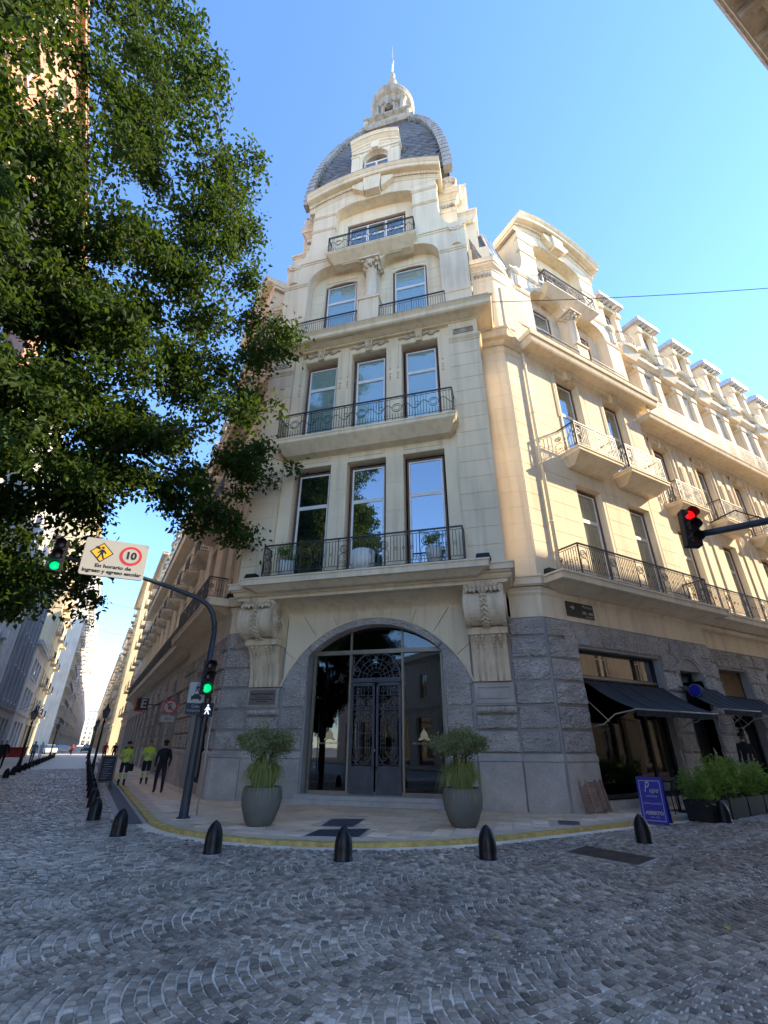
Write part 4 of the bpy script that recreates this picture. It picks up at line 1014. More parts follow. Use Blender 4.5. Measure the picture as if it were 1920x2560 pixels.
# arched door
mb = MB(); mb.fb(6.87, 8.33, -.45, -.38, .1, 3.6); mb.fb(6.87, 8.33, -.42, -.34, 3.6, 3.72)
for e in (-1, 1): mb.fb(7.6+e*.36-.26, 7.6+e*.36+.26, -.38, -.35, .4, 1.3)
dr = mb.build('door_leaf', 'black_matt', palace, F)
mb = MB(); y = .36; c = 7.6
ring(mb, c, y, 4.0, .7, .03, n=16, a0=0, a1=PI); ring(mb, c, y, 4.0, .3, .018, n=12, a0=0, a1=PI)
for i in range(1, 7): a = PI*i/7; mb.bar((c+.3*math.cos(a), y, 4.0+.3*math.sin(a)), (c+.7*math.cos(a), y, 4.0+.7*math.sin(a)), .013); ring(mb, c+.52*math.cos(a), y, 4.0+.52*math.sin(a), .09, .012, n=8)
mb.build('lunette_grille', 'iron', palace, F)
MB().prism([(c+.74*math.cos(PI*k/12), 3.9+.84*math.sin(PI*k/12)) for k in range(13)], .42, .44).build('fanlight', 'glass_mirror', palace, F)
# further openings along the street
ops = []; L0 = 9.3
for k in range(8): c = 11.45+3.95*k; ops.append((c-1.15, c+1.15, .12, 4.65))
grey_wall(ops, 9.3, LR, D1)
for k in range(8):
    c = 11.45+3.95*k
    if k < 4:
        block_column(F, c-1.15-.84, c-1.15-.03, D1); block_column(F, c+1.15+.03, c+1.15+.8, D1); flat_arch(c-1.2, c+1.2, 4.7, 5.43, D1, 5)
    mb = MB(); mb.fb(c-1.15, c+1.15, D1-.42, D1-.3, .12, .5); mb.fb(c-.05, c+.05, D1-.42, D1-.3, .5, 3.5); mb.fb(c-1.15, c+1.15, D1-.42, D1-.28, 3.5, 3.62)
    for e in (-1, 1): mb.fb(c+e*1.12-.04, c+e*1.12+.04, D1-.42, D1-.3, .5, 4.65)
    sh = mb.build('shop_window', 'black_matt', palace, F)
    MB().fb(c-1.08, c+1.08, D1-.37, D1-.36, .5, 3.5).build('pane', 'glass_shop', sh)
    for i in range(16):
        z = 3.64+i*.063; mb = MB(); mb.fr((c-1.1, c+1.1, -(D1-.30), -(D1-.34), z), (c-1.1, c+1.1, -(D1-.34), -(D1-.37), z+.058)); mb.build('shutter_slat', 'shutter', sh)

# ---- ground floor of the left-hand front
F = LF
grey = MB(); LL2 = -LL
ops = [(-5.6, -1.5, .35, 4.5)]+[(-(9.9+3.95*k+2.6), -(9.9+3.95*k), .15, 4.3) for k in range(11)]
wall(grey, LL2, -.02, .05, 5.5, -.02, ops, .5); grey.build('mortar_wall', 'granite_dark', palace, F)
block_column(F, -1.4, -.06)
for a, b in ((-6.6, -5.66), (-9.8, -8.9), (-8.8, -7.8), (-7.7, -6.7)): block_column(F, a, b)
for k in range(5): x = -(9.9+3.95*k); block_column(F, x-3.9, x-2.68)
flat_arch(-6.2, -.9, 4.6, 5.43, 0, 8)
mb = MB()
for x in (-5.6, -3.6, -1.6): mb.fb(x, x+.1, -.4, -.28, .35, 4.5)
mb.fb(-5.6, -1.5, -.4, -.28, .35, .5); mb.fb(-5.6, -1.5, -.4, -.28, 3.5, 3.6); sw = mb.build('shop_window', 'black_matt', palace, F)
for a, b in ((-5.5, -3.6), (-3.5, -1.6)): MB().fb(a, b, -.345, -.335, .5, 4.5).build('pane', 'glass_mirror', sw)
for k in range(11):
    x = -(9.9+3.95*k); mb = MB(); mb.fb(x-2.6, x, -.45, -.4, .15, 4.3); mb.fb(x-2.6, x, -.4, -.34, 3.0, 3.1); mb.fb(x-1.34, x-1.26, -.4, -.34, .15, 4.3); mb.build('shop_window', 'glass_mirror', palace, F)
# ================================================================== ground: road of setts, pavements, kerbs
def sett_mat(name, single):
    m, nt, b = nmat(name)
    if single: t = nt.nodes.new('ShaderNodeObjectInfo').outputs['Random']
    else: t = N(nt, 'ShaderNodeAttribute', attribute_name='tone').outputs['Fac']
    c = ramp(nt, t, [(0, (.14,.12,.095)), (.45, (.38,.325,.26)), (.8, (.56,.485,.395)), (1, (.84,.74,.61))])
    f = noise(nt, 60, 4, .65); c = mul(nt, c, ramp(nt, f, [(.3, (.7,.7,.7)), (.65, (1,1,1))]))
    c = mul(nt, c, ramp(nt, noise(nt, .6, 4), [(.36, (.66,.66,.67)), (.62, (1,1,1))]))
    nt.links.new(c, b.inputs['Base Color'])
    rr = ramp(nt, noise(nt, 7, 3), [(.35, (.30,)*3), (.65, (.6,)*3)]); nt.links.new(rr, b.inputs['Roughness'])
    b.inputs['Specular IOR Level'].default_value = .45; bump(nt, b, f, .35, .006); return m
sett_mat('sett', False); sett_mat('sett_one', True)
surf('joint_sand', (.82,.73,.61), .95, .2, 2.5, 80, .4, .004)
m, nt, b = nmat('sett_far')                                       # beyond the built setts
br = N(nt, 'ShaderNodeTexBrick', Scale=1.0); br.inputs['Color1'].default_value = (.28,.275,.27,1); br.inputs['Color2'].default_value = (.40,.39,.38,1); br.inputs['Mortar'].default_value = (.50,.48,.45,1)
br.inputs['Brick Width'].default_value = .17; br.inputs['Row Height'].default_value = .12; br.inputs['Mortar Size'].default_value = .012
nt.links.new(wpos(nt), br.inputs['Vector']); nt.links.new(br.outputs[0], b.inputs['Base Color']); b.inputs['Roughness'].default_value = .55; bump(nt, b, br.outputs['Fac'], -.4, .02)
road = structure(MB().box(-260, 320, -120, 420, -.3, -.012).build('road', 'sett_far'))
KC, KR = (7.7, 14.6), 6.0
def in_pave(x, y, m=0.0):
    if x >= KC[0]: return y > KC[1]-KR-m
    if y >= KC[1]: return x > KC[0]-KR-m
    return math.hypot(x-KC[0], y-KC[1]) < KR+m
bed = MB(); bed.add([(-3.75,2.0,-.004),(30,2.0,-.004),(30,9.2,-.004),(2.5,15,-.004),(1.75,46,-.004),(-3.75,46,-.004)], [(0,1,2,3,4,5)]); bed.build('joint_bed', 'joint_sand', road)
BOLS = [(4.07,8.43),(6.25,7.39),(9.98,7.07),(14.36,7.81),(2.32,10.02),(.99,12.65)]
GR = [(7.87,7.19),(8.66,7.4),(8.81,6.09),(8.06,5.92)]
def inpoly(P, x, y):
    r = False
    for (x0, y0), (x1, y1) in zip(P, P[1:]+P[:1]):
        if (y0 > y) != (y1 > y) and x < (x1-x0)*(y-y0)/(y1-y0)+x0: r = not r
    return r
Mc = np.array([list(r2), [-u2.x,-u2.y,-u2.z], list(fw)])
def infr(x, y, mg=1.25):
    c = Mc @ np.array([x, y, -CAM_Z])
    return c[2] > .3 and abs(c[0]/c[2]*1164) < 960*mg and abs(c[1]/c[2]*1164) < 1280*1.12
def ok(x, y):
    if in_pave(x, y, .30) or (x > 1.02 and y > 14.2): return False
    if any((x-a)**2+(y-b_)**2 < .2**2 for a, b_ in BOLS): return False
    return not inpoly([(7.80,7.25),(8.68,7.5),(8.9,6.05),(8.05,5.82)], x, y) and infr(x, y)
setts = []
LW = 1.6; RA = LW*.7071; stn = .098
for lane in range(0, 9):                                          # segmental arcs, lanes along the cross street
    y0 = .9+lane*LW
    k = -60
    while k < 370:
        u = k*.096; k += 1
        n = round(RA*PI/2/stn); ph = random.random()*.3
        for i in range(n):
            t = -PI/4+PI/2*(i+.5)/n; y = y0+LW/2+RA*math.sin(t); x = u-RA*math.cos(t)
            if y > 9.0 and x < 1.9: continue
            if x > 22 or y < 2.1 or not ok(x, y): continue
            setts.append((x, y, -t, .096*math.cos(t)*.87, (RA*PI/2/n)*.86))
yy = 9.05
while yy < 46:                                                    # straight courses up the side street
    h = random.uniform(.105, .125); x = -3.7+random.uniform(0, .15)
    while x < (1.05 if yy > 14.2 else 1.95):
        w = random.uniform(.12, .2)
        if ok(x+w/2, yy) and x < 1.9: setts.append((x+w/2, yy, 0, w*.90, h*.87))
        x += w
    yy += h
yy = 8.0
setts = np.array(setts); setts[:, 0] += rng.normal(0, .004, len(setts)); setts[:, 1] += rng.normal(0, .004, len(setts)); setts[:, 2] += rng.normal(0, .05, len(setts))
order = np.argsort(np.hypot(setts[:,0], setts[:,1])); 
def sett_mesh(i):
    r_ = random.Random(i); V = []
    for (a, b_) in ((-.5,-.5), (.5,-.5), (.5,.5), (-.5,.5)): V.append((a*(1+r_.uniform(-.06,.02)), b_*(1+r_.uniform(-.06,.02)), -.03))
    for (a, b_) in ((-.5,-.5), (.5,-.5), (.5,.5), (-.5,.5)): V.append((a*r_.uniform(.90,.99), b_*r_.uniform(.88,.98), .004+r_.uniform(-.002,.002)))
    for (a, b_) in ((-.5,-.5), (.5,-.5), (.5,.5), (-.5,.5)): V.append((a*r_.uniform(.66,.76), b_*r_.uniform(.64,.76), .014+r_.uniform(-.005,.005)))
    Fq = [(8,9,10,11)]+[(i_, (i_+1)%4, (i_+1)%4+4, i_+4) for i_ in range(4)]+[(i_+4, (i_+1)%4+4, (i_+1)%4+8, i_+8) for i_ in range(4)]
    return V, Fq
SM = [sett_mesh(i) for i in range(8)]; SMM = []
for V, Fq in SM:
    me = bpy.data.meshes.new('sett'); me.from_pydata(V, [], Fq); me.materials.append(MAT['sett_one']); SMM.append(me)
for j in order[:300]:
    x, y, a, w, l = setts[j]; link('sett', SMM[j % 8], None, road, T(x, y, rng.normal(0,.003)) @ RZ(a) @ Matrix.Diagonal((w, l, 1, 1)))
rest = setts[order[300:]]; n = len(rest)
VV = np.array([SM[i][0] for i in range(8)]); pick = rng.integers(0, 8, n); base = VV[pick].copy()
base[:,:,0] *= rest[:,3][:,None]; base[:,:,1] *= rest[:,4][:,None]; base[:,:,2] += rng.normal(0, .0035, n)[:,None]
tl = rng.normal(0, .03, (n, 2)); base[:,:,2] += base[:,:,0]*tl[:,:1]+base[:,:,1]*tl[:,1:]
ca, sa = np.cos(rest[:,2])[:,None], np.sin(rest[:,2])[:,None]
X_ = base[:,:,0]*ca-base[:,:,1]*sa+rest[:,0][:,None]; Y_ = base[:,:,0]*sa+base[:,:,1]*ca+rest[:,1][:,None]
V = np.stack([X_, Y_, base[:,:,2]], -1).reshape(-1, 3); FQ = (np.array(SM[0][1])[None]+12*np.arange(n)[:,None,None]).reshape(-1, 4)
me = npmesh('sett_field', V, FQ, 'sett'); at = me.attributes.new('tone', 'FLOAT', 'POINT'); tone = np.clip(rng.beta(2.0, 2.3, n), 0, 1)
at.data.foreach_set('value', np.repeat(tone, 12).astype(np.float32)); o = link('sett_field', me, None, road); o['kind'] = 'stuff'
NSETT = len(setts)

# ---- pavement at the palace corner
surf('tile', (.82,.62,.42), .7, .1, 1.2, 30, .1, .002); surf('tile_one', (.82,.62,.42), .7, .1, 1.2, 30, .1, .002, objvar=.22)
surf('tile_ribbed', (.78,.63,.47), .75, .12, 1.5, 40, .1, .002, objvar=.2)
surf('kerb_yellow', (.60,.45,.15), .75, .3, 6, 25, .2, .003); surf('paving_base', (.62,.50,.38), .9, .15, 1.0, 30, .2, .003)
surf('drain_strip', (.075,.085,.10), .7, .1, 2, 60, .1, .002)
def kerbpt(r_, t): return (KC[0]+r_*math.cos(t), KC[1]+r_*math.sin(t))
arc = [kerbpt(KR-.21, PI+PI/2*i/24) for i in range(25)]
poly = [(KC[0]-KR+.21, 75)]+arc+[(60, KC[1]-KR+.21), (60, 11.4), (11.4, 11.4), (4.9, 18), (4.9, 75)]
pave = structure(MB().hprism(poly, -.05, .066).build('pavement', 'paving_base'))
pts = [(KC[0]-KR, 75-3*i) for i in range(20)]+[kerbpt(KR, PI+PI/2*i/20) for i in range(21)]+[(KC[0]+3*i, KC[1]-KR) for i in range(1, 18)]
inn = [(KC[0]-KR+.21, 75-3*i) for i in range(20)]+[kerbpt(KR-.21, PI+PI/2*i/20) for i in range(21)]+[(KC[0]+3*i, KC[1]-KR+.21) for i in range(1, 18)]
for i in range(len(pts)-1):                                        # yellow kerb stones
    a, b, c, d = pts[i], pts[i+1], inn[i+1], inn[i]; g = .004
    q = [(a[0]+(b[0]-a[0])*g, a[1]+(b[1]-a[1])*g), (b[0]-(b[0]-a[0])*g, b[1]-(b[1]-a[1])*g), (c[0]+(d[0]-c[0])*g, c[1]+(d[1]-c[1])*g), (d[0]-(d[0]-c[0])*g, d[1]-(d[1]-c[1])*g)]
    col_ = 'kerb_yellow' if 13 <= i < 42 else 'concrete'
    mb = MB(); mb.hprism(q, -.05, .068+.004*math.sin(i*1.7)); mb.build('kerb_stone', col_, pave)
# tiles: ribbed fan along the kerb, plain tiles inside
def tile_mesh(w, l, h=.012, ribs=0):
    m = MB(); b = .006
    m.fr((-w/2, w/2, -l/2, l/2, 0), (-w/2+b, w/2-b, -l/2+b, l/2-b, h))
    for i in range(ribs):
        x = -w/2+w*(i+.5)/ribs; m.fr((x-.014, x+.014, -l/2+b, l/2-b, h), (x-.007, x+.007, -l/2+b, l/2-b, h+.008))
    return m
tp = tile_mesh(.392, .392, ribs=0); tr_ = tile_mesh(.392, .392, ribs=6)
tiles = []
def clear_wall(x, y):
    s = ((x-PO.x)-(y-PO.y))*.7071; d = -((x-PO.x)+(y-PO.y))*.7071
    return (d > .32 if abs(s) < 5.9 else True) and not (x > 11.6 and y > 10.15) and not (y > 18.2 and x > 3.55)
for i in range(-10, 120):
    for j in range(-60, 60):                                       # laid square to the chamfer
        s, d = i*.4-10+.0, j*.4; x = PO.x+s*.7071-d*.7071; y = PO.y-s*.7071-d*.7071
        if y > 34 or x > 24 or not in_pave(x, y, -.62) or not clear_wall(x, y): continue
        fx = min((math.hypot(x-KC[0], y-KC[1]) if (x < KC[0] and y < KC[1]) else (KC[1]-y if x >= KC[0] else KC[0]-x)), KR)
        tiles.append((x, y, -PI/4, fx > KR-1.15, math.hypot(x, y)))
drop = lambda x, y: any(inpoly(P, x, y) for P in ([(5.75,12.55),(6.5,12.05),(5.55,10.95),(4.85,11.45)], [(4.75,11.15),(5.85,10.65),(5.08,9.75),(4.1,10.45)], [(10.43,9.74),(10.86,9.29),(10.3,8.77),(9.83,9.15)]))
tiles = sorted([t for t in tiles if not drop(t[0], t[1])], key=lambda t: t[4])
mp_, mr_ = tp.mesh('tile'), tr_.mesh('tile'); mp_.materials.append(MAT['tile_one']); mr_.materials.append(MAT['tile_ribbed'])
rest = MB()
for k, (x, y, a, rib, _) in enumerate(tiles):
    M = T(x, y, .066+random.uniform(-.002, .002)) @ RZ(a+(PI/2 if (rib and (k % 3)) else 0))
    if k < 300: link('tile', mr_ if rib else mp_, None, pave, M)
    else: src = tp; rest.add([M @ Vector(v) for v in src.v], src.f)
o = rest.build('tile_field', 'tile', pave); o['kind'] = 'stuff'
# other pavements
pl = [(-3.7, 75), (-3.7, 13)]+[(-7.2+3.5*math.cos(-PI/2*i/10), 13-3.5*math.sin(PI/2*i/10)) for i in range(1, 11)]+[(-60, 9.5), (-60, 11.6), (-9, 11.6), (-9, 75)]
structure(MB().hprism(pl, -.05, .09).build('pavement', 'paving_base'))
pl = [(60, .9), (3.4, .9)]+[(3.4-1.6*math.sin(PI/2*i/8), -.7+1.6*math.cos(PI/2*i/8)) for i in range(1, 9)]+[(1.8, -60), (5, -60), (60, -2)]
structure(MB().hprism(pl, -.05, .09).build('pavement', 'paving_base'))
structure(MB().hprism([(-60, .9), (-6, .9), (-4.4, -.7), (-4.4, -60), (-60, -60)], -.05, .09).build('pavement', 'paving_base'))
# dark drain strip with pale borders along the side street
s_ = structure(MB().box(1.22, 1.60, 14.3, 60, -.05, .008).build('drain_strip', 'drain_strip'))
MB().box(1.06, 1.22, 14.3, 60, -.05, .014).build('border_stone', 'concrete', s_); MB().box(1.60, 1.695, 14.3, 60, -.05, .016).build('border_stone', 'concrete', s_)

# ---- metal covers
def cover(name, P, z, mat, label, ribs, group='metal covers let into the ground'):
    cx, cy = sum(p[0] for p in P)/4, sum(p[1] for p in P)/4; e = empty(name, label, 'grate', (cx, cy, z), 0, group)
    Q = [(x-cx, y-cy) for x, y in P]
    fr_ = MB().hprism([(x*1.08, y*1.08) for x, y in Q], -.03, .008).build('frame', 'concrete', e)
    MB().hprism(Q, -.02, .012).build('plate', mat, e)
    for i in range(ribs):
        u = (i+.5)/ribs; a = Vector(Q[0]).lerp(Vector(Q[1]), u); b = Vector(Q[3]).lerp(Vector(Q[2]), u)
        MB().bar((a.x*.97, a.y*.97, .013), (b.x*.97, b.y*.97, .013), .009).build('rib', mat, e)
cover('road_grate', GR, .004, 'rust_plate', 'rusty ribbed metal plate set into the cobbled road', 14)
cover('pavement_cover', [(5.65,12.4),(6.36,12.0),(5.54,11.05),(4.98,11.49)], .07, 'iron_grey', 'flat dark metal cover nearer the entrance step', 0)
cover('pavement_grate', [(4.73,11.04),(5.74,10.65),(5.08,9.85),(4.21,10.48)], .07, 'iron_grey', 'dark ribbed metal grate near the yellow kerb before the entrance', 16)
cover('pavement_grate', [(10.43,9.64),(10.76,9.29),(10.3,8.87),(9.93,9.15)], .07, 'iron_grey', 'small dark ribbed grate on the tan pavement beside the kerb bend', 10)
# ================================================================== neighbouring buildings
surf('wall_white', (.78,.76,.72), .9, .08, .6, 20, .1, .004, streak=.15); surf('wall_grey', (.40,.40,.40), .9, .1, .6, 20, .1, .004, streak=.2)
surf('wall_ochre', (.66,.52,.32), .9, .1, .6, 20, .1, .004, streak=.15); surf('wall_sand', (.60,.51,.38), .9, .1, .6, 20, .1, .004, streak=.15)
surf('wall_pale', (.80,.76,.68), .9, .1, .6, 20, .1, .004, streak=.15)
m, nt, b = nmat('brick_orange'); br = N(nt, 'ShaderNodeTexBrick', Scale=1.0)
br.inputs['Color1'].default_value = (.42,.17,.075,1); br.inputs['Color2'].default_value = (.55,.24,.11,1); br.inputs['Mortar'].default_value = (.5,.4,.3,1)
br.inputs['Brick Width'].default_value = .26; br.inputs['Row Height'].default_value = .08; br.inputs['Mortar Size'].default_value = .01
tc = nt.nodes.new('ShaderNodeNewGeometry'); sp = nt.nodes.new('ShaderNodeSeparateXYZ'); ad = N(nt, 'ShaderNodeMath', operation='ADD'); cb = nt.nodes.new('ShaderNodeCombineXYZ')
nt.links.new(tc.outputs['Position'], sp.inputs[0]); nt.links.new(sp.outputs[0], ad.inputs[0]); nt.links.new(sp.outputs[1], ad.inputs[1]); nt.links.new(ad.outputs[0], cb.inputs[0]); nt.links.new(sp.outputs[2], cb.inputs[1])
nt.links.new(cb.outputs[0], br.inputs['Vector']); nt.links.new(br.outputs[0], b.inputs['Base Color']); b.inputs['Roughness'].default_value = .9
glass('glass_far', (.03,.035,.04), .25, .6)
def building(name, label, base, rz, L, D, H, mat, floors, cols, ground=4.5, ww=1.2, wh=2.0, cornice=.5, balc=0, frame='white_paint', z0=0, margin=1.5, winmat='glass_far', pil=0, ac=0, side=False):
    """a house: front along +s (facing -y of its own frame), window openings with recessed glazing, sills and balconies"""
    e = empty(name, label, 'building', (base[0], base[1], z0), rz)
    mb = MB(); ops = []; fh = (H-ground-1.2)/floors; st = (L-2*margin)/cols
    for f in range(floors):
        for c in range(cols):
            x = margin+st*(c+.5); z = ground+.6+fh*f; ops.append((x-ww/2, x+ww/2, z, z+min(wh, fh-.5)))
    gops = []
    for c in range(cols): x = margin+st*(c+.5); gops.append((x-st*.34, x+st*.34, .1, ground-1.0))
    wall(mb, 0, L, 0, H, 0, ops+gops, .3)
    mb.add([(0,0,0),(0,D,0),(0,D,H),(0,0,H)], [(3,2,1,0)]); mb.add([(L,0,0),(L,D,0),(L,D,H),(L,0,H)], [(0,1,2,3)]); mb.add([(0,D,0),(L,D,0),(L,D,H),(0,D,H)], [(3,2,1,0)]); mb.add([(0,0,H),(L,0,H),(L,D,H),(0,D,H)], [(0,1,2,3)])
    mb.build('wall', mat, e)
    mb = MB(); mb.mould(0, L, 0, [(.05, .1, ground-.35, ground-.2), (.15, .15, ground-.2, ground)], (0, 0)); mb.build('string_course', mat, e)
    if cornice: mb = MB(); mb.mould(0, L, 0, [(.05, cornice*.4, H-.7, H-.45), (cornice, cornice, H-.45, H-.1), (cornice+.05, cornice+.05, H-.1, H+.06)], (1, 1)); mb.build('cornice', mat, e)
    key = ('bw', ww, round(ops[0][3]-ops[0][2], 2), frame, winmat) if ops else None
    if ops and key not in _cache:
        h = ops[0][3]-ops[0][2]; a = MB()
        for q in ((-ww/2, -ww/2+.07, 0, h), (ww/2-.07, ww/2, 0, h), (-.035, .035, 0, h), (-ww/2, ww/2, h-.07, h), (-ww/2, ww/2, h*.72, h*.72+.06)): a.box(q[0], q[1], .16, .22, q[2], q[3])
        a.box(-ww/2-.1, ww/2+.1, -.12, .05, -.1, 0); g = MB().box(-ww/2, ww/2, .2, .21, 0, h); _cache[key] = (a.mesh('window'), g.mesh('pane'))
    for o in ops:
        w = link('window', _cache[key][0], frame, e, T((o[0]+o[1])/2, 0, o[2])); link('pane', _cache[key][1], winmat, w)
    for o in gops:
        MB().box(o[0], o[1], .28, .3, o[2], o[3]).build('shop_window', winmat, e)
    if balc:
        for f in range(floors):
            for c in range(0, cols, balc):
                x = margin+st*(c+.5); z = ground+.55+fh*f; mb = MB(); w_ = min(st*.44, 1.3)
                mb.box(x-w_, x+w_, -.8, 0, z-.2, z); bb = mb.build('balcony', mat, e); g = MB()
                for zz in (.1, .95): g.tube([(x-w_+.05, 0, z+zz), (x-w_+.05, -.75, z+zz), (x+w_-.05, -.75, z+zz), (x+w_-.05, 0, z+zz)], .02, 4, smooth=False)
                for i in range(13): g.bar((x-w_+.05+(2*w_-.1)*i/12, -.75, z), (x-w_+.05+(2*w_-.1)*i/12, -.75, z+.95), .012)
                g.build('railing', 'iron', bb)
    if pil:
        for c in range(cols+1):
            x = margin+st*c; MB().fb(x-.3, x+.3, 0, .25, ground, H-.7).build('pilaster', mat, e)
    for (c, f) in (ac or ()):
        x = margin+st*(c+.5)+ww*.8; z = ground+.6+fh*f; mb = MB(); mb.fb(x-.42, x+.42, .12, .48, z, z+.6); mb.disc(x-.1, z+.3, .22, .48, .5, 12)
        for i in range(5): mb.fb(x+.18, x+.38, .48, .5, z+.1+i*.09, z+.14+i*.09)
        mb.fb(x-.4, x-.35, 0, .5, z-.05, z); mb.fb(x+.35, x+.4, 0, .5, z-.05, z); mb.build('air_conditioner', 'white_paint', e)
    return e
WEST = PI/2      # front facing +x: frame x axis = (0,1), -y axis = (1,0)
building('brick_tower', 'tall orange brick tower behind the tree at the top left', (-9.0, 13.0), WEST, 20, 12, 36, 'brick_orange', 8, 5, 5, 1.7, 2.0, .4, pil=0, frame='white_paint')
building('office_block', 'grey white office block with tall narrow windows and air conditioners behind the left pavement', (-8.2, 33.2), WEST, 24, 14, 25, 'wall_white', 5, 8, 5.2, 1.0, 2.6, .5, pil=1, ac=((2,0),(3,1),(5,1),(6,2),(1,2)))
building('portico_house', 'pale stone house with grey ribs further down the left pavement', (-8.0, 57.4), WEST, 14, 14, 22, 'wall_grey', 5, 4, 5, 1.4, 2.0, .5, pil=1)
building('low_house', 'low white house with dark square windows beside the flags', (-7.8, 71.6), WEST, 13, 12, 13, 'wall_white', 2, 3, 5, 2.4, 2.2, .4)
building('ochre_tower', 'sunlit ochre apartment tower with balconies on the left of the street', (-7.8, 84.8), WEST, 20, 14, 40, 'wall_ochre', 9, 5, 5, 1.2, 2.0, .8, balc=2)
building('apartment_house', 'pale sunlit apartment house past the crossing on the left', (-6.5, 122), WEST, 26, 14, 38, 'wall_pale', 9, 6, 5, 1.3, 2.0, .6, balc=1)
building('apartment_house', 'white apartment house near the far left end of the street', (-6.2, 149), WEST, 28, 14, 34, 'wall_white', 8, 6, 5, 1.4, 1.9, .5, balc=2)
building('apartment_house', 'furthest pale house closing the left side of the street', (-5.8, 178), WEST, 60, 14, 36, 'wall_pale', 9, 10, 5, 1.4, 1.9, .5, balc=3)
EAST = -PI/2     # front facing -x
building('cream_apartment', 'cream apartment house with stone balconies beyond the palace on the right of the side street', (4.2, 92), EAST, 20, 12, 27, 'wall_sand', 6, 5, 5, 1.2, 2.2, .7, balc=2)
building('ochre_apartment', 'tall sand coloured apartment house behind the lamp posts at the crossing', (3.6, 134), EAST, 26, 12, 33, 'wall_ochre', 7, 6, 5, 1.3, 2.0, .8, balc=2)
building('grey_apartment', 'pale grey apartment house far down the right of the side street', (3.4, 164), EAST, 28, 12, 28, 'wall_pale', 7, 6, 5, 1.3, 2.0, .6, balc=2)
building('end_house', 'pale house closing the very end of the side street', (-14, 560), 0, 34, 12, 30, 'wall_pale', 6, 8, 5, 1.4, 2, .5)
building('row_house', 'long pale row past the last left house', (-5.6, 239), WEST, 300, 14, 30, 'wall_white', 6, 30, 5, 1.6, 2, .5)
building('row_house', 'long sand coloured row past the last right house', (3.2, 540), EAST, 308, 14, 27, 'wall_sand', 6, 30, 5, 1.6, 2, .5)
building('west_block', 'pale unseen block added to keep bright horizon sky out of the door glass', (-92, -16), WEST, 40, 10, 20, 'wall_sand', 4, 9, 5, 1.4, 2.1, .6)  # unseen, added so the entrance glass mirrors a wall, not the bright horizon
building('far_house', 'smallest far cream house on the right end of the side street', (3.2, 230), EAST, 64, 12, 26, 'wall_sand', 6, 10, 5, 1.3, 2.0, .5, balc=4)
# across the cross street, right of and behind the viewer
NORTH = PI       # front facing +y
ob = building('opposite_building', 'dark cornice of the building across the street at the top right corner', (62, -1.1), NORTH, 58, 14, 23.6, 'wall_sand', 5, 14, 5, 1.3, 2.4, 0)
mb = MB(); mb.mould(0, 58, 0, [(.05, .2, 21.4, 21.9), (.3, .4, 22.3, 22.6), (.95, .98, 22.6, 22.75), (1.0, 1.0, 22.75, 23.2), (1.05, 1.12, 23.2, 23.6)], (1, 1)); mb.build('cornice', 'weathered', ob)
mb = MB()
for i in range(50): mb.fb(.3+i*1.16, .6+i*1.16, .3, .9, 22.25, 22.6)
mb.build('corbel_row', 'weathered', ob)
building('corner_house', 'cream house with flat roof behind the viewer across the junction', (-8.5, -3.5), NORTH, 26, 14, 9.5, 'wall_pale', 1, 6, 5, 1.3, 2.2, .8)
building('side_house', 'sand coloured house facing the cross street on the far left', (-60, 11.8), 0, 48, 14, 10, 'wall_sand', 1, 12, 5, 1.3, 2.2, .6)
building('east_house', 'cream house past the palace at the right end of the cross street', (54, 10.8), 0, 50, 14, 24, 'wall_sand', 5, 12, 5, 1.3, 2.2, .8, balc=2)
# ================================================================== street furniture
flat('sign_white', (.42,.41,.37), .5); flat('sign_black', (.015,.015,.015), .5); flat('sign_yellow', (.80,.45,.02), .45); flat('sign_red', (.55,.03,.03), .45)
flat('sign_blue', (.012,.015,.30), .45); flat('sign_navy', (.02,.025,.05), .5); flat('sign_brown', (.035,.028,.026), .5); flat('plaque_metal', (.22,.21,.20), .45, metal=.6)
flat('lamp_green', (.0,.08,.03), .3, emit=.16, ecol=(.0,1.0,.33)); flat('lamp_red', (.12,.0,.0), .3, emit=.24, ecol=(1.0,.008,.008)); flat('lamp_off', (.05,.02,.02), .25)
flat('lamp_white', (.8,.8,.9), .3, emit=.2, ecol=(.85,.88,1.0)); surf('pole_paint', (.035,.042,.05), .45, .15, 3, 40, .05, .001, spec=.5)
surf('pot_grey', (.17,.165,.145), .7, .15, 2, 40, .12, .002); surf('soil', (.06,.045,.035), .95, .3, 8, 40, .4, .01); surf('pallet_wood', (.36,.25,.19), .85, .25, 5, 30, .3, .004, objvar=.25)
surf('pale_pot', (.62,.62,.58), .7, .08, 2, 30, .05, .001)
# bollards
prof = [(.162, 0), (.160, .03), (.150, .05), (.150, .18), (.143, .27), (.120, .36), (.085, .43), (.045, .475), (.012, .495)]
bm = MB().lathe(prof, (0,0,0), 22).mesh('post'); fm = MB().lathe([(.2, -.01), (.19, .012), (.15, .016)], (0,0,0), 18).mesh('foot_ring')
def bollard(x, y, label, group=None, tilt=0, z=0):
    e = empty('bollard', label, 'bollard', (x, y, z), random.uniform(0, 6), group); e.rotation_euler = (tilt, tilt*.5, e.rotation_euler.z)
    link('post', bm, 'black_gloss', e); link('foot_ring', fm, 'concrete', e)
bollard(4.07, 8.43, 'glossy black bollard standing in front of the pavement grate')
bollard(6.25, 7.39, 'glossy black bollard in front of the right planter pot')
bollard(9.98, 7.07, 'glossy black bollard by the blue sandwich board', tilt=R(-1.5))
bollard(14.36, 7.81, 'glossy black bollard against the black planter boxes')
bollard(2.32, 10.02, 'glossy black bollard in front of the left planter pot')
bollard(.99, 12.65, 'glossy black bollard at the end of the dark drain strip')
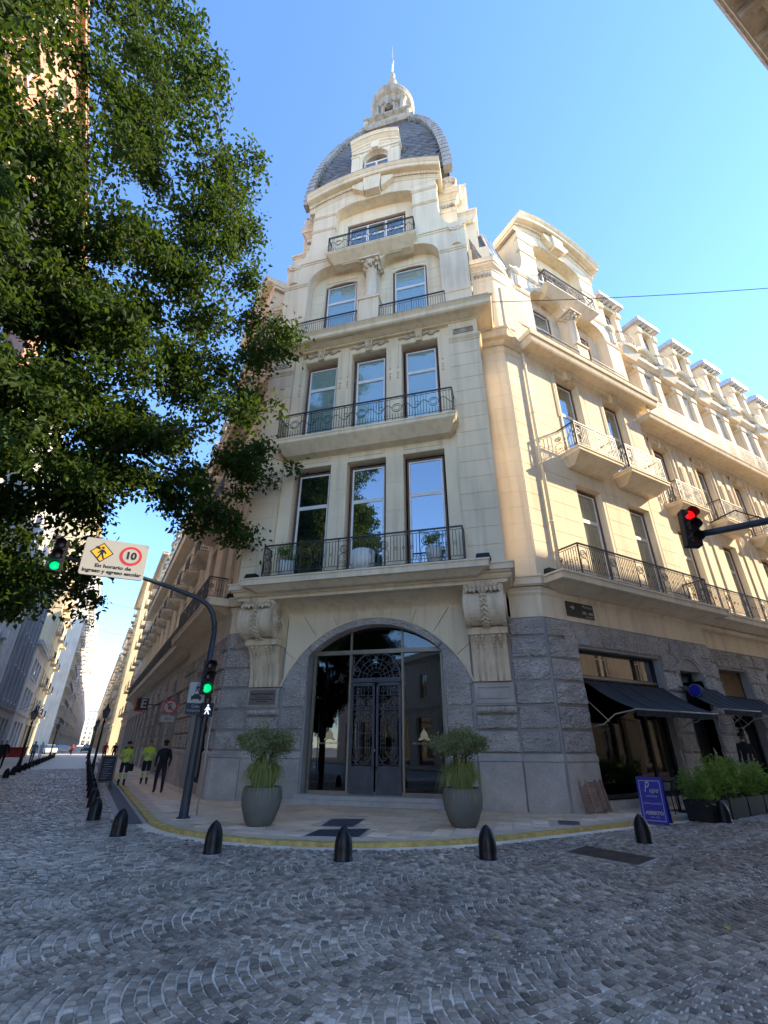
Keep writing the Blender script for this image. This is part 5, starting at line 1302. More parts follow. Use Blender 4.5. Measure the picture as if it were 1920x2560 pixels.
ORD = ['nearest', 'second', 'third', 'fourth', 'fifth', 'sixth', 'seventh', 'eighth', 'ninth', 'tenth', 'eleventh', 'twelfth', 'thirteenth', 'fourteenth', 'fifteenth', 'sixteenth']
for i, y in enumerate((15.4, 18.4, 21.5, 24.5, 27.6, 30.9, 34.5, 38.7, 43, 47.9, 53, 59)):
    bollard(.58, y, ORD[i]+' black bollard of the receding row beside the dark drain strip', 'bollards along the right kerb of the side street')
for i in range(16): bollard(-3.33+.004*i, 34.9+3.1*i, ORD[i]+' black bollard of the row along the left pavement of the side street', 'bollards along the left kerb of the side street')
# ---- traffic light with arm and school sign
t = empty('traffic_light', 'dark traffic light pole with curved arm carrying the school zone sign', 'traffic light', (2.47, 14.15, .07))
MB().lathe([(.17, 0), (.17, .03), (.115, .05), (.11, .5), (.1, 2.2), (.085, 3.5), (.075, 4.6)], (0,0,0), 16).build('pole', 'pole_paint', t)
P = [(0,0,4.5), (-.03,0,4.75), (-.12,0,5.02), (-.28,0,5.24), (-.5,0,5.38), (-.8,0,5.47), (-1.4,0,5.62), (-2.1,0,5.76), (-3.2,0,5.92), (-4.2,0,6.02)]
MB().tube(P, [.075,.075,.072,.07,.068,.066,.062,.058,.05,.045], 10).build('arm', 'pole_paint', t)
def signal(parent, M, lit, n=3, back=True):
    mb = MB()
    for i in range(n): mb.box(-.15, .15, -.12, .1, .29*i+.005, .29*i+.285)
    h = link('signal_head', mb.mesh('signal_head'), 'black_matt', parent, M)
    for i in range(n):
        v = MB(); z = .29*i+.145                                    # visor hood and lens
        for k in range(10):
            a0, a1 = PI*(-.15+1.3*k/10), PI*(-.15+1.3*(k+1)/10)
            v.add([(.125*math.cos(a), y, z+.125*math.sin(a)) for a in (a0, a1) for y in (-.12, -.34)], [(0,1,3,2)])
        v.build('visor', 'black_matt', h)
        l = MB(); l.blob((0, -.12, z), .11, .035, .11, 14, 8); l.build('lens', lit.get(i, 'lamp_off'), h)
    return h
signal(t, T(.0, -.2, 2.82), {0: 'lamp_green'}); signal(t, T(-4.2, -.05, 5.55), {0: 'lamp_green'})
mb = MB(); mb.box(-.15, .15, -.1, .1, 0, .33); hd = link('pedestrian_signal', mb.mesh('pedestrian_signal'), 'black_matt', t, T(.1, -.2, 2.28))
def walker(mb, x, z, s, y0, y1):
    q = lambda *p: [(x+a*s, z+b*s) for a, b in p]
    mb.disc(x+.02*s, z+.9*s, .1*s, -y1, -y0, 10)
    for poly in (q((-.12,.75),(.14,.75),(.1,.4),(-.1,.4)), q((-.1,.42),(.02,.42),(-.16,.0),(-.28,.02)), q((-.02,.42),(.1,.42),(.16,.22),(.26,.0),(.14,.0),(.04,.22)), q((-.1,.74),(-.16,.62),(-.3,.44),(-.22,.4),(-.08,.58)), q((.1,.74),(.28,.56),(.34,.44),(.27,.4),(.08,.58))): mb.prism(poly, y0, y1)
mb = MB(); walker(mb, 0, .05, .24, -.108, -.101); mb.build('walking_man', 'lamp_white', hd)
sg = empty('school_sign', '', ''); 
for k_ in ('label', 'category'): del sg[k_]
bpy.data.objects.remove(sg)
def rrect(w, h, r, n=5):
    P = []
    for cx, cz, a0 in ((w/2-r, h/2-r, 0), (-w/2+r, h/2-r, PI/2), (-w/2+r, -h/2+r, PI), (w/2-r, -h/2+r, 1.5*PI)):
        for i in range(n+1): a = a0+PI/2*i/n; P.append((cx+r*math.cos(a), cz+r*math.sin(a)))
    return P
MS = T(-2.92, -.14, 6.13) @ Matrix.Rotation(R(-2), 4, 'Y')
mb = MB(); mb.prism(rrect(1.52, 1.03, .06), -.012, .012); sg = mb.build('school_sign', 'sign_white', t, MS)
MB().prism(rrect(1.54, 1.05, .07), .0121, .02).build('sign_back', 'zinc', sg)
y = -.016
mb = MB(); mb.prism([(-.34,-.15),(-.06,.13),(-.34,.41),(-.62,.13)], y, -.0125); mb.build('diamond', 'sign_black', sg)
mb = MB(); mb.prism([(-.34,-.115),(-.095,.13),(-.34,.375),(-.585,.13)], y-.003, y); mb.build('diamond_face', 'sign_yellow', sg)
mb = MB(); walker(mb, -.34, -.04, .34, y-.006, y-.003); mb.prism([(-.50,.24),(-.40,.20),(-.38,.26),(-.48,.30)], y-.006, y-.003); mb.build('schoolchild', 'sign_black', sg)
mb = MB(); mb.disc(.36, .13, .275, .0125, .016, 28); mb.build('limit_ring', 'sign_red', sg); MB().disc(.36, .13, .205, .016, .019, 28).build('limit_face', 'sign_white', sg)
text('limit_number', '10', .28, 'sign_black', sg, T(.36, -.021, .13) @ UPR, bold=.012)
text('lettering', 'En horario de', .135, 'sign_black', sg, T(0, -.0145, -.24) @ UPR, bold=.004, sx=1.15); text('lettering', 'ingreso y egreso escolar', .135, 'sign_black', sg, T(0, -.0145, -.385) @ UPR, bold=.004, sx=1.05)
mb = MB(); mb.box(-.21, .21, -.012, .012, -.2, .52); sh = mb.build('shared_street_sign', 'sign_white', t, T(-.2, -.1, 2.6)); MB().box(-.215, .215, -.0155, .0125, -.28, -.0).build('sign_panel', 'sign_navy', sh)
mb = MB(); walker(mb, 0, .28, .2, -.0155, -.0125); mb.build('walker', 'sign_black', sh)
mb = MB(); mb.prism([(-.13,.1),(.13,.1),(.13,.17),(.09,.18),(.06,.23),(-.06,.23),(-.09,.18),(-.13,.17)], -.0155, -.0125); mb.box(-.12, -.08, -.0155, -.0125, .07, .1); mb.box(.08, .12, -.0155, -.0125, .07, .1); mb.build('car_symbol', 'sign_black', sh)
text('lettering', 'Calle', .1, 'sign_white', sh, T(.02, -.017, -.08) @ UPR); text('lettering', 'Compartida', .085, 'sign_white', sh, T(0, -.017, -.18) @ UPR, sx=.9)
o = MB().tube([(2.85, 14.55, .05), (2.85, 14.55, 2.9)], .022, 8).build('conduit_pole', 'sign_white'); tag(o, 'thin pale grey pole behind the traffic light at the corner', 'pole')
# ---- red traffic light reaching in from the right
t = empty('traffic_light', 'traffic light showing red on an arm reaching in from the right', 'traffic light', (10.3, -.3, .09))
MB().lathe([(.17, 0), (.17, .03), (.115, .05), (.1, 2.2), (.085, 4.2)], (0,0,0), 16).build('pole', 'pole_paint', t)
MB().tube([(0,0,4.1), (-.03,.1,4.4), (-.1,.35,4.7), (-.25,.8,4.9), (-.5,1.6,5.0), (-.95,2.75,5.03), (-1.4,3.7,5.02), (-1.66,4.1,5.0)], [.085,.085,.08,.075,.07,.065,.06,.06], 10).build('arm', 'pole_paint', t)
ang = math.atan2(-8.75, -3.9)
h = signal(t, T(-1.80, 4.2, 4.76) @ RZ(math.atan2(3.9, 8.75)-PI/2+R(28)) @ Matrix.Rotation(R(5), 4, 'Y') @ Matrix.Diagonal((.8,.8,.8,1)), {2: 'lamp_red'})
MB().tube([(-1.5,3.95,5.2), (-1.3,3.6,5.35), (-1.15,3.3,5.1)], .012, 6).build('cable_loop', 'black_matt', t)
# ---- potted shrubs by the entrance
def leaf_arrays(C, size, r_, droop=.3, wid=.5, fold=.15):
    n = len(C); ax = r_.normal(0, 1, (n, 3)); ax[:, 2] -= droop*1.5; ax /= np.linalg.norm(ax, axis=1)[:, None]
    up = r_.normal(0, .7, (n, 3)); up[:, 2] += 1; sd = np.cross(ax, up); sd /= np.linalg.norm(sd, axis=1)[:, None]+1e-9; nr = np.cross(sd, ax)
    s = (size*r_.uniform(.65, 1.25, n))[:, None]; m = C+ax*s*.45
    V = np.stack([C, m+sd*s*wid*.5+nr*s*fold, C+ax*s, m-sd*s*wid*.5+nr*s*fold], 1).reshape(-1, 3)
    return V, np.arange(4*n).reshape(-1, 4)
def blades(c, n, L, r_, spread=1.0, w=.012):
    """arching grass blades from a centre; the outer ones fall over the rim"""
    V = []; Fq = []
    for i in range(n):
        a = r_.uniform(0, 2*PI); b0 = r_.uniform(0, .24); q_ = r_.random(); reach = (.06+.40*q_)*spread; hg = L*r_.uniform(.6, 1.15)*(1.05-.40*q_); ext = .5+.62*q_*r_.uniform(.5, 1.3)
        p = np.array([c[0]+b0*math.cos(a), c[1]+b0*math.sin(a), c[2]]); d = np.array([math.cos(a), math.sin(a)]); sd = np.array([-math.sin(a), math.cos(a), 0])*w
        b = len(V)
        for k in range(6):
            u = k/5; q = p+np.array([d[0]*reach*u, d[1]*reach*u, hg*math.sin(PI*u*ext)]); ww = sd*(1-u*.9); V += [q-ww, q+ww]
        for k in range(5): Fq.append((b+2*k, b+2*k+1, b+2*k+3, b+2*k+2))
    return np.array(V), np.array(Fq)
def potted(x, y, label, seed, sc_=1.0):
    r_ = np.random.default_rng(seed); e = empty('potted_shrub', label, 'potted plant', (x, y, .08), seed, 'potted shrubs flanking the entrance')
    MB().lathe([(.25, 0), (.26, .015), (.33, .10), (.42, .34), (.455, .52), (.45, .66), (.425, .75), (.41, .76), (.39, .73), (.38, .66)], (0,0,0), 28).build('pot', 'pot_grey', e)
    MB().lathe([(.385, .64), (.385, .67)], (0,0,0), 20).build('soil', 'soil', e)
    mb = MB(); tips = []
    for k in range(7):
        a = k*2.4; tx, ty = .32*math.cos(a)*(.5+.5*r_.random()), .32*math.sin(a)*(.5+.5*r_.random()); tz = 1.45+.2*r_.random()
        mb.tube([(.03*math.cos(a), .03*math.sin(a), .72), (tx*.3+.03*r_.normal(), ty*.3, 1.05), (tx*.7, ty*.7, 1.28), (tx, ty, tz)], [.03,.026,.02,.01], 6); tips.append((tx, ty, tz))
    mb.build('trunk', 'bark', e)
    C = []
    for k in range(75):
        a = r_.uniform(0, 2*PI); q = r_.uniform(0, 1)**.5*.58; z = 1.66+.13*r_.normal()*(1-q)+.09*math.sin(a*2+seed)+.05*math.sin(a*5); c = np.array([q*math.cos(a), q*math.sin(a), z])
        C.append(c+r_.normal(0, 1, (62, 3))*np.array([.10,.10,.07]))
    V, Fq = leaf_arrays(np.concatenate(C), .075, r_, -.4, .5); link('foliage', npmesh('foliage', V, Fq, 'leaf_shrub'), None, e)
    V, Fq = blades((0, 0, .72), 1000, .62, r_, 1.1, .011)
    link('grass', npmesh('grass', V, Fq, 'leaf_grass'), None, e)
potted(3.76, 12.16, 'tall grey pot with clipped shrub and grass left of the entrance', 3); potted(7.75, 9.90, 'tall grey pot with clipped shrub and grass right of the entrance', 8)
# ---- blue sandwich board
def text_on(parent, body, size, mat, x, z, M, **k): return text('lettering', body, size, mat, parent, M @ T(x, -.006, z) @ UPR, **k)
e = empty('sandwich_board', 'blue sandwich board of the wine bar reading ABIERTO', 'sign', (12.66, 8.50, 0), R(-68))
A_ = Matrix.Rotation(R(-9), 4, 'X')
MF = T(0, -.22, 0) @ A_
fp = MB().box(-.29, .29, -.012, .012, .02, 1.02).build('front_panel', 'sign_blue', e, MF)
bp = MB().box(-.29, .29, -.012, .012, .02, 1.02).build('rear_panel', 'sign_blue', e, T(0, .22, 0) @ Matrix.Rotation(R(9), 4, 'X'))
MB().bar((-.26, -.1, .5), (-.26, .1, .5), .008).build('stay', 'zinc', e)
mb = MB()
for q in ((-.24, .24, .93, .945), (-.24, .24, .08, .095), (-.24, -.228, .095, .93), (.228, .24, .095, .93)): mb.box(q[0], q[1], -.015, -.0125, q[2], q[3])
mb.build('border_line', 'sign_white', fp)
I4 = T(0, -.009, 0)
text_on(fp, 'P', .34, 'sign_white', -.09, .79, I4, shear=.35, sx=.6); text_on(fp, 'upe', .17, 'sign_white', .07, .735, I4, shear=.4, sx=.85)
text_on(fp, 'WINE BAR', .055, 'sign_white', .01, .60, I4); text_on(fp, 'ABIERTO', .1, 'sign_white', .01, .245, I4, bold=.004); text_on(fp, 'Lun - Sáb', .05, 'sign_white', .01, .16, I4)
mb = MB()
for e2 in (-1, 1):
    for dz in (0, .035): mb.tube([(e2*.2, -.014, .43+dz), (e2*.12, -.014, .44+dz*.6), (e2*.05, -.014, .45-dz*.3), (e2*.01, -.014, .42+dz)], .005, 4)
mb.build('line_drawing', 'sign_white', fp)
# ---- black planter boxes with shrubs and canes
def planter(x, y, rz, label, seed):
    r_ = np.random.default_rng(seed); e = empty('planter_box', label, 'planter', (x, y, 0), rz, 'black planter boxes along the cafe terrace')
    mb = MB(); w, d, h = .56, .32, .47
    mb.fr((-w*.94, w*.94, -d*.92, d*.92, 0), (-w, w, -d, d, h)); mb.build('box', 'black_matt', e); MB().box(-w+.04, w-.04, -d+.04, d-.04, h, h+.006).build('soil', 'soil', e)
    C = []
    for k in range(44):
        x_ = r_.uniform(-.6, .6); top_ = .45+.35*(math.sin(x_*4+seed)+1)*.5+.25*(seed > 20); c = np.array([x_, r_.uniform(-.33, .33), .55+.85*top_*r_.random()**1.2]); C.append(c+r_.normal(0, 1, (40, 3))*.08)
    V, Fq = leaf_arrays(np.concatenate(C), .085, r_, .1, .6); link('shrub', npmesh('shrub', V, Fq, 'leaf_box'), None, e)
    mb = MB()
    for k in range(14): mb.tube([(r_.uniform(-.45,.45), r_.uniform(-.2,.2), .46), (r_.uniform(-.5,.5), r_.uniform(-.3,.3), 1.0)], .008, 5)
    mb.build('stem', 'bark', e)
    for k in range(4): X0 = -.42+.28*k; MB().tube([(X0, r_.uniform(-.15,.15), .46), (X0+r_.uniform(-.1,.1), r_.uniform(-.2,.2), r_.uniform(1.35, 1.75))], .009, 5).build('cane', 'cane', e)
for k, lab in enumerate(('black planter box with green shrub nearest the blue sandwich board', 'black planter box with shrub in the middle of the terrace row', 'black planter box with taller shrub at the right picture edge', 'black planter box with shrub last in the terrace row')):
    planter(14.42+1.18*k, 8.2+.13*k, R(6), lab, 20+k)
# ---- terrace chair and table
e = empty('terrace_chair', 'black metal chair behind the blue sandwich board', 'chair', (14.15, 9.15, .075), R(200))
mb = MB(); mb.tube([(-.24,.24,.02), (-.22,.22,.45), (-.22,.30,.78), (-.14,.33,.86), (.14,.33,.86), (.22,.30,.78), (.22,.22,.45), (.24,.24,.02)], .014, 6); mb.build('back_frame', 'black_matt', e)
mb = MB(); mb.box(-.23, .23, -.24, .22, .44, .47); mb.build('seat', 'black_matt', e)
mb = MB(); mb.xprism([(.27,.58),(.305,.82),(.32,.82),(.285,.58)], -.2, .2); mb.build('backrest', 'black_matt', e)
for sx in (-1, 1): MB().tube([(sx*.22,-.22,.45), (sx*.24,-.26,0)], .014, 6).build('leg', 'black_matt', e)
e = empty('terrace_table', 'small black cafe table next to the terrace chair', 'table', (15.0, 9.3, .075))
MB().box(-.33, .33, -.33, .33, .72, .75).build('table_top', 'black_matt', e); MB().lathe([(.03, .02), (.03, .72)], (0,0,0), 10).build('leg', 'black_matt', e); MB().box(-.25, .25, -.25, .25, 0, .02).build('base', 'black_matt', e)
# ---- wooden pallet leaning on the plinth
e = empty('wooden_pallet', 'weathered brown wooden pallet leaning against the grey plinth', 'pallet', (12.62, 10.12, .075), R(-8))
ML = Matrix.Rotation(R(-16), 4, 'X')
for i in range(5): MB().box(-.34+.0*i, .34, .025, .045, .03+.148*i, .03+.148*i+.135).build('plank', 'pallet_wood', e, ML)
for x in (-.40, -.14, .20, .40): MB().box(x-.03, x+.03, -.03, .024, 0, .8).build('rail', 'pallet_wood', e, ML)
# ---- awnings
def awning(F, s0, s1, d0, z0, d1, z1, val, label, arms=True):
    M = T(*PO) @ F; c = M @ Vector(((s0+s1)/2, -d0, z1)); e = empty('awning', label, 'awning', c, M.to_euler().z); w = (s1-s0)/2
    n = 4; st = 10
    for k in range(n):
        x0, x1 = -w+2*w*k/n, -w+2*w*(k+1)/n; V = []; Fq = []
        for i in range(st+1):
            u = i/st; y = -(d1-d0)*u; zz = (z0-z1)*(1-u)-.10*math.sin(PI*u)
            for j in range(4): xx = x0+(x1-x0)*j/3; V.append((xx, y, zz-.012*math.sin(PI*j/3)))
        for i in range(st):
            for j in range(3): Fq.append((i*4+j, i*4+j+1, (i+1)*4+j+1, (i+1)*4+j))
        mb = MB(); mb.add(V, Fq, True); mb.build('canvas', 'awning', e)
    for k in range(n+1):
        x = -w+2*w*k/n; MB().tube([(x, -(d1-d0)*i/st, (z0-z1)*(1-i/st)-.10*math.sin(PI*i/st)+.004) for i in range(st+1)], .008, 5).build('seam', 'awning', e)
    mb = MB(); m = 40
    for i in range(m):
        a, b = -w+2*w*i/m, -w+2*w*(i+1)/m; ya, yb = -(d1-d0)-.012*math.sin(i*1.9), -(d1-d0)-.012*math.sin((i+1)*1.9); mb.add([(a,ya,-val+.01*math.sin(i*1.1)),(b,yb,-val+.01*math.sin(i*1.1+1.1)),(b,-(d1-d0),.0),(a,-(d1-d0),.0)], [(0,1,2,3)], True)
    mb.build('valance', 'awning', e)
    MB().tube([(-w-.04, -(d1-d0), 0), (w+.04, -(d1-d0), 0)], .022, 8).build('front_bar', 'zinc', e)
    for sx in (-1, 1):
        if arms: MB().tube([(sx*w, -.02, -.42), (sx*w*.99, -(d1-d0)*.28, -.36), (sx*w*.98, -(d1-d0)*.55, -.1), (sx*w*.98, -(d1-d0), 0)], .016, 6).build('arm', 'sign_white', e)
        MB().tube([(sx*w, -.0, .36), (sx*w*.99, -(d1-d0)*.42, -.30)], .012, 5).build('stay', 'sign_white', e)
awning(RF, 1.5, 5.7, -.1, 3.6, 1.5, 2.66, .18, 'wide black awning over the corner shop window')
awning(RF, 6.5, 8.9, 0, 3.75, 1.35, 2.85, .18, 'narrow black awning over the arched door behind the round blue sign')
awning(RF, 10.1, 12.9, -.3, 3.55, 1.2, 2.75, .18, 'black awning under the slatted shutter further along the street')
awning(RF, 14.0, 16.9, -.3, 3.55, 1.2, 2.75, .18, 'black awning furthest along the cross street')
# ---- things fixed to the front
def onfront(F, s, d, z): return T(*PO) @ F @ T(s, -d, z)
M = onfront(RF, 1.80, .035, 5.86); e = empty('street_sign', 'dark street name sign with white arrow reading Moreno', 'sign', M.translation, 0)
MB().box(-.68, .68, -.015, .015, -.25, .25).build('plate', 'sign_brown', e)
mb = MB(); mb.box(-.5, -.36, -.019, -.0155, .06-.02, .06+.02); mb.prism([(-.41,-.05+.06),(-.37,-.08+.06),(-.28,.06),(-.37,.08+.06),(-.41,.05+.06),(-.35,.06)], -.0195, -.0155); mb.build('arrow', 'sign_white', e)
text('lettering', 'Moreno', .15, 'sign_white', e, T(.62, -.0175, .15) @ UPR, align='RIGHT'); text('lettering', '500 - 600', .14, 'sign_white', e, T(.62, -.0175, -.07) @ UPR, align='RIGHT', bold=.003); text('lettering', 'Comuna 1', .09, 'sign_white', e, T(.62, -.0175, -.19) @ UPR, align='RIGHT')
M = onfront(CF, -3.93, .18, 3.16); e = empty('name_plaque', 'metal plaque reading PALACIO RAGGIO left of the entrance', 'plaque', M.translation, -PI/4)
MB().box(-.5, .5, -.012, .02, -.24, .24).build('plate', 'plaque_metal', e); text('lettering', 'PALACIO RAGGIO', .105, 'sign_black', e, T(0, -.014, .1) @ UPR, bold=.003)
mb = MB()
for w_, z in ((.26, .0), (.43, -.07), (.2, -.14)): mb.box(-w_, w_, -.0145, -.0125, z-.011, z+.011)
mb.build('small_print', 'sign_black', e)
def floodlight(F, s, d, z, label, rz=0):
    M = onfront(F, s, d, z); e = empty('floodlight', label, 'floodlight', M.translation, M.to_euler().z+rz, 'floodlights on the ledges')
    MB().tube([(0, .0, 0), (0, .0, .12)], .02, 6).build('stem', 'black_matt', e)
    mb = MB(); mb.fr((-.24, .24, -.18, .16, .1), (-.2, .2, -.12, .14, .30)); mb.build('housing', 'black_matt', e); MB().box(-.19, .19, -.11, .12, .301, .308).build('lens', 'glass_far', e)
    MB().tube([(0, .1, .2), (.12, .14, .28), (.32, .2, .22)], .006, 5).build('cable', 'black_matt', e)
floodlight(CF, 4.05, PV+.14, 6.84, 'small black floodlight on the ledge right of the entrance balcony'); floodlight(CF, -4.1, PV+.14, 6.84, 'small black floodlight on the ledge left of the entrance balcony')
floodlight(RF, .55, .12, 6.80, 'small black floodlight at the left end of the long right balcony'); floodlight(LF, -.55, .12, 6.80, 'small black floodlight at the start of the side street balcony')
M = onfront(RF, 6.55, 0, 3.45); e = empty('round_sign', 'round blue projecting sign above the second awning', 'sign', M.translation, 0)
MB().tube([(0, 0, .05), (0, -.35, .05)], .012, 6).build('bracket', 'black_matt', e)
for nm, r_, d_, mt in (('rim', .24, .03, 'sign_navy'), ('ring', .215, .034, 'sign_white'), ('face', .165, .04, 'sign_blue'), ('band', .205, .036, 'sign_blue')):
    mb = MB(); mb.xprism([(-.58+r_*math.cos(2*PI*k/24), .05+r_*math.sin(2*PI*k/24)) for k in range(24)], -d_, d_); mb.build(nm, mt, e)
def balcony_pot(s, label, big, seed):
    r_ = np.random.default_rng(seed); M = onfront(CF, s, PV+.28, 6.85); e = empty('balcony_plant', label, 'potted plant', M.translation, 0, 'plants on the entrance balcony')
    mb = MB(); n = 24; pr = [(.2, 0), (.24, .3), (.27, .6)] if not big else [(.36, 0), (.38, .4), (.38, .72)]
    mb.lathe(pr, (0,0,0), n)
    if big:
        for k in range(20): a = 2*PI*k/20; mb.tube([(.365*math.cos(a), .365*math.sin(a), .02), (.385*math.cos(a), .385*math.sin(a), .7)], .025, 5)
    mb.build('pot', 'pale_pot', e)
    if not big:
        C = np.concatenate([np.array([r_.normal(0,.16), r_.normal(0,.13), .75+.35*r_.random()])+r_.normal(0, .07, (40, 3)) for _ in range(22)]); V, Fq = leaf_arrays(C, .07, r_, 0, .45); link('foliage', npmesh('foliage', V, Fq, 'leaf_box'), None, e)
balcony_pot(-2.75, 'leafy plant in a pale pot at the left of the entrance balcony', 0, 31); balcony_pot(.1, 'wide pale fluted pot in the middle of the entrance balcony', 1, 32); balcony_pot(2.5, 'leafy plant in a pale pot at the right of the entrance balcony', 0, 33)
# ---- lamps, signs and boards up the side street
def lamp(x, y, label):
    e = empty('street_lamp', label, 'street lamp', (x, y, 0), 0, 'old lantern street lamps')
    MB().lathe([(.17, 0), (.17, .1), (.12, .2), (.13, .5), (.09, .6), (.07, 1.0), (.055, 2.2), (.045, 2.85), (.09, 2.9), (.05, 2.98), (.04, 3.1)], (0,0,0), 12).build('post', 'black_gloss', e)
    mb = MB(); mb.fr((-.1, .1, -.1, .1, 3.12), (-.2, .2, -.2, .2, 3.55)); mb.build('lantern_glass', 'glass_far', e)
    mb = MB(); mb.fr((-.23, .23, -.23, .23, 3.55), (-.07, .07, -.07, .07, 3.8)); mb.lathe([(.06, 3.8), (.05, 3.9), (.01, 4.02)], (0,0,0), 8)
    for a in range(4): c_, s_ = (1,1,-1,-1)[a], (1,-1,1,-1)[a]; mb.bar((c_*.1, s_*.1, 3.1), (c_*.2, s_*.2, 3.56), .014)
    mb.build('lantern_frame', 'black_gloss', e)
lamp(.68, 36.6, 'black lantern lamp post nearest on the right kerb of the side street'); lamp(.55, 57.5, 'second black lantern lamp post down the right kerb of the side street'); lamp(.55, 76, 'third black lantern lamp post far down the right kerb'); lamp(-3.5, 42, 'black lantern lamp post on the left pavement of the side street'); lamp(-3.4, 74, 'far black lantern lamp post on the left pavement')
e = empty('parking_sign', 'projecting red and black parking sign with a white letter E', 'sign', (2.75, 38, 3.75))
MB().box(-.35, .35, -.1, .1, 0, .74).build('box', 'sign_black', e); MB().prism([(-.45,-.1),(.1,-.1),(.1,-.02),(-.36,-.02),(-.36,.74),(-.45,.74)], -.12, .08).build('red_edge', 'sign_red', e); text('lettering', 'E', .75, 'sign_white', e, T(.06, -.11, .37) @ UPR, bold=.02); MB().bar((.3, 0, .37), (1.1, 0, .37), .03).build('bracket', 'black_matt', e)
e = empty('no_parking_sign', 'round no parking sign on a pole by the palace wall', 'sign', (2.85, 24, .07))
MB().tube([(0,.03,0), (0,.03,3.3)], .03, 8).build('pole', 'zinc', e); MB().disc(0, 3.1, .3, 0, .01, 24).build('plate', 'sign_red', e); MB().disc(0, 3.1, .235, .01, .013, 24).build('face', 'sign_white', e)
text('lettering', 'E', .34, 'sign_black', e, T(0, -.0155, 3.1) @ UPR, bold=.008); mb = MB(); mb.prism([(-.19,3.26),(-.15,3.29),(.19,2.94),(.15,2.91)], -.019, -.016); mb.build('slash', 'sign_red', e); MB().box(-.28, .28, -.01, .01, 2.48, 2.74).build('small_plate', 'sign_white', e); text('lettering', 'GRÚA', .1, 'sign_black', e, T(0, -.0125, 2.61) @ UPR)
e = empty('chalkboard', 'wooden A-frame chalkboard on the side street kerb', 'chalkboard', (1.08, 27, .0), R(4))
for sx, nm in ((-1, 'front_board'), (1, 'rear_board')):
    M = T(0, sx*.24, 0) @ Matrix.Rotation(R(sx*10), 4, 'X'); MB().box(-.27, .27, -.01, .01, .2, 1.18).build(nm, 'sign_navy', e, M)
    mb = MB()
    for q in ((-.33, -.27, 0, 1.24), (.27, .33, 0, 1.24), (-.27, .27, 1.18, 1.24), (-.27, .27, .14, .2)): mb.box(q[0], q[1], -.02, .02, q[2], q[3])
    mb.build('frame', 'pallet_wood', e, M)
mb = MB()
for i in range(9): mb.box(-.2+.02*(i%3), .05+.14*((i*7)%3)/2, -.0135, -.0105, .32+.09*i, .335+.09*i)
mb.build('chalk_writing', 'sign_white', e, T(0, -.24, 0) @ Matrix.Rotation(R(-10), 4, 'X'))
# ---- overhead cable
def cable(a, b, sag, label):
    a, b = Vector(a), Vector(b); P = [a.lerp(b, i/20)-Vector((0,0,sag*4*(i/20)*(1-i/20))) for i in range(21)]
    o = MB().tube(P, .014, 5).build('overhead_cable', 'black_matt'); tag(o, label, 'cable')
cable((9.85, 9.75, 18.12), (25.9, -.5, 18.9), .3, 'thin black cable running from the palace cornice to the right')
cable((9.85, 9.75, 18.12), (2.6, 17.1, 18.0), .25, 'thin black cable strung along the front of the palace cornice')
cable((-7.5, 60, 18), (3.2, 66, 17), .8, 'thin cable slung across the side street, nearer one'); cable((-7, 88, 20), (3.6, 95, 19), 1.0, 'thin cable slung across the side street, further one')
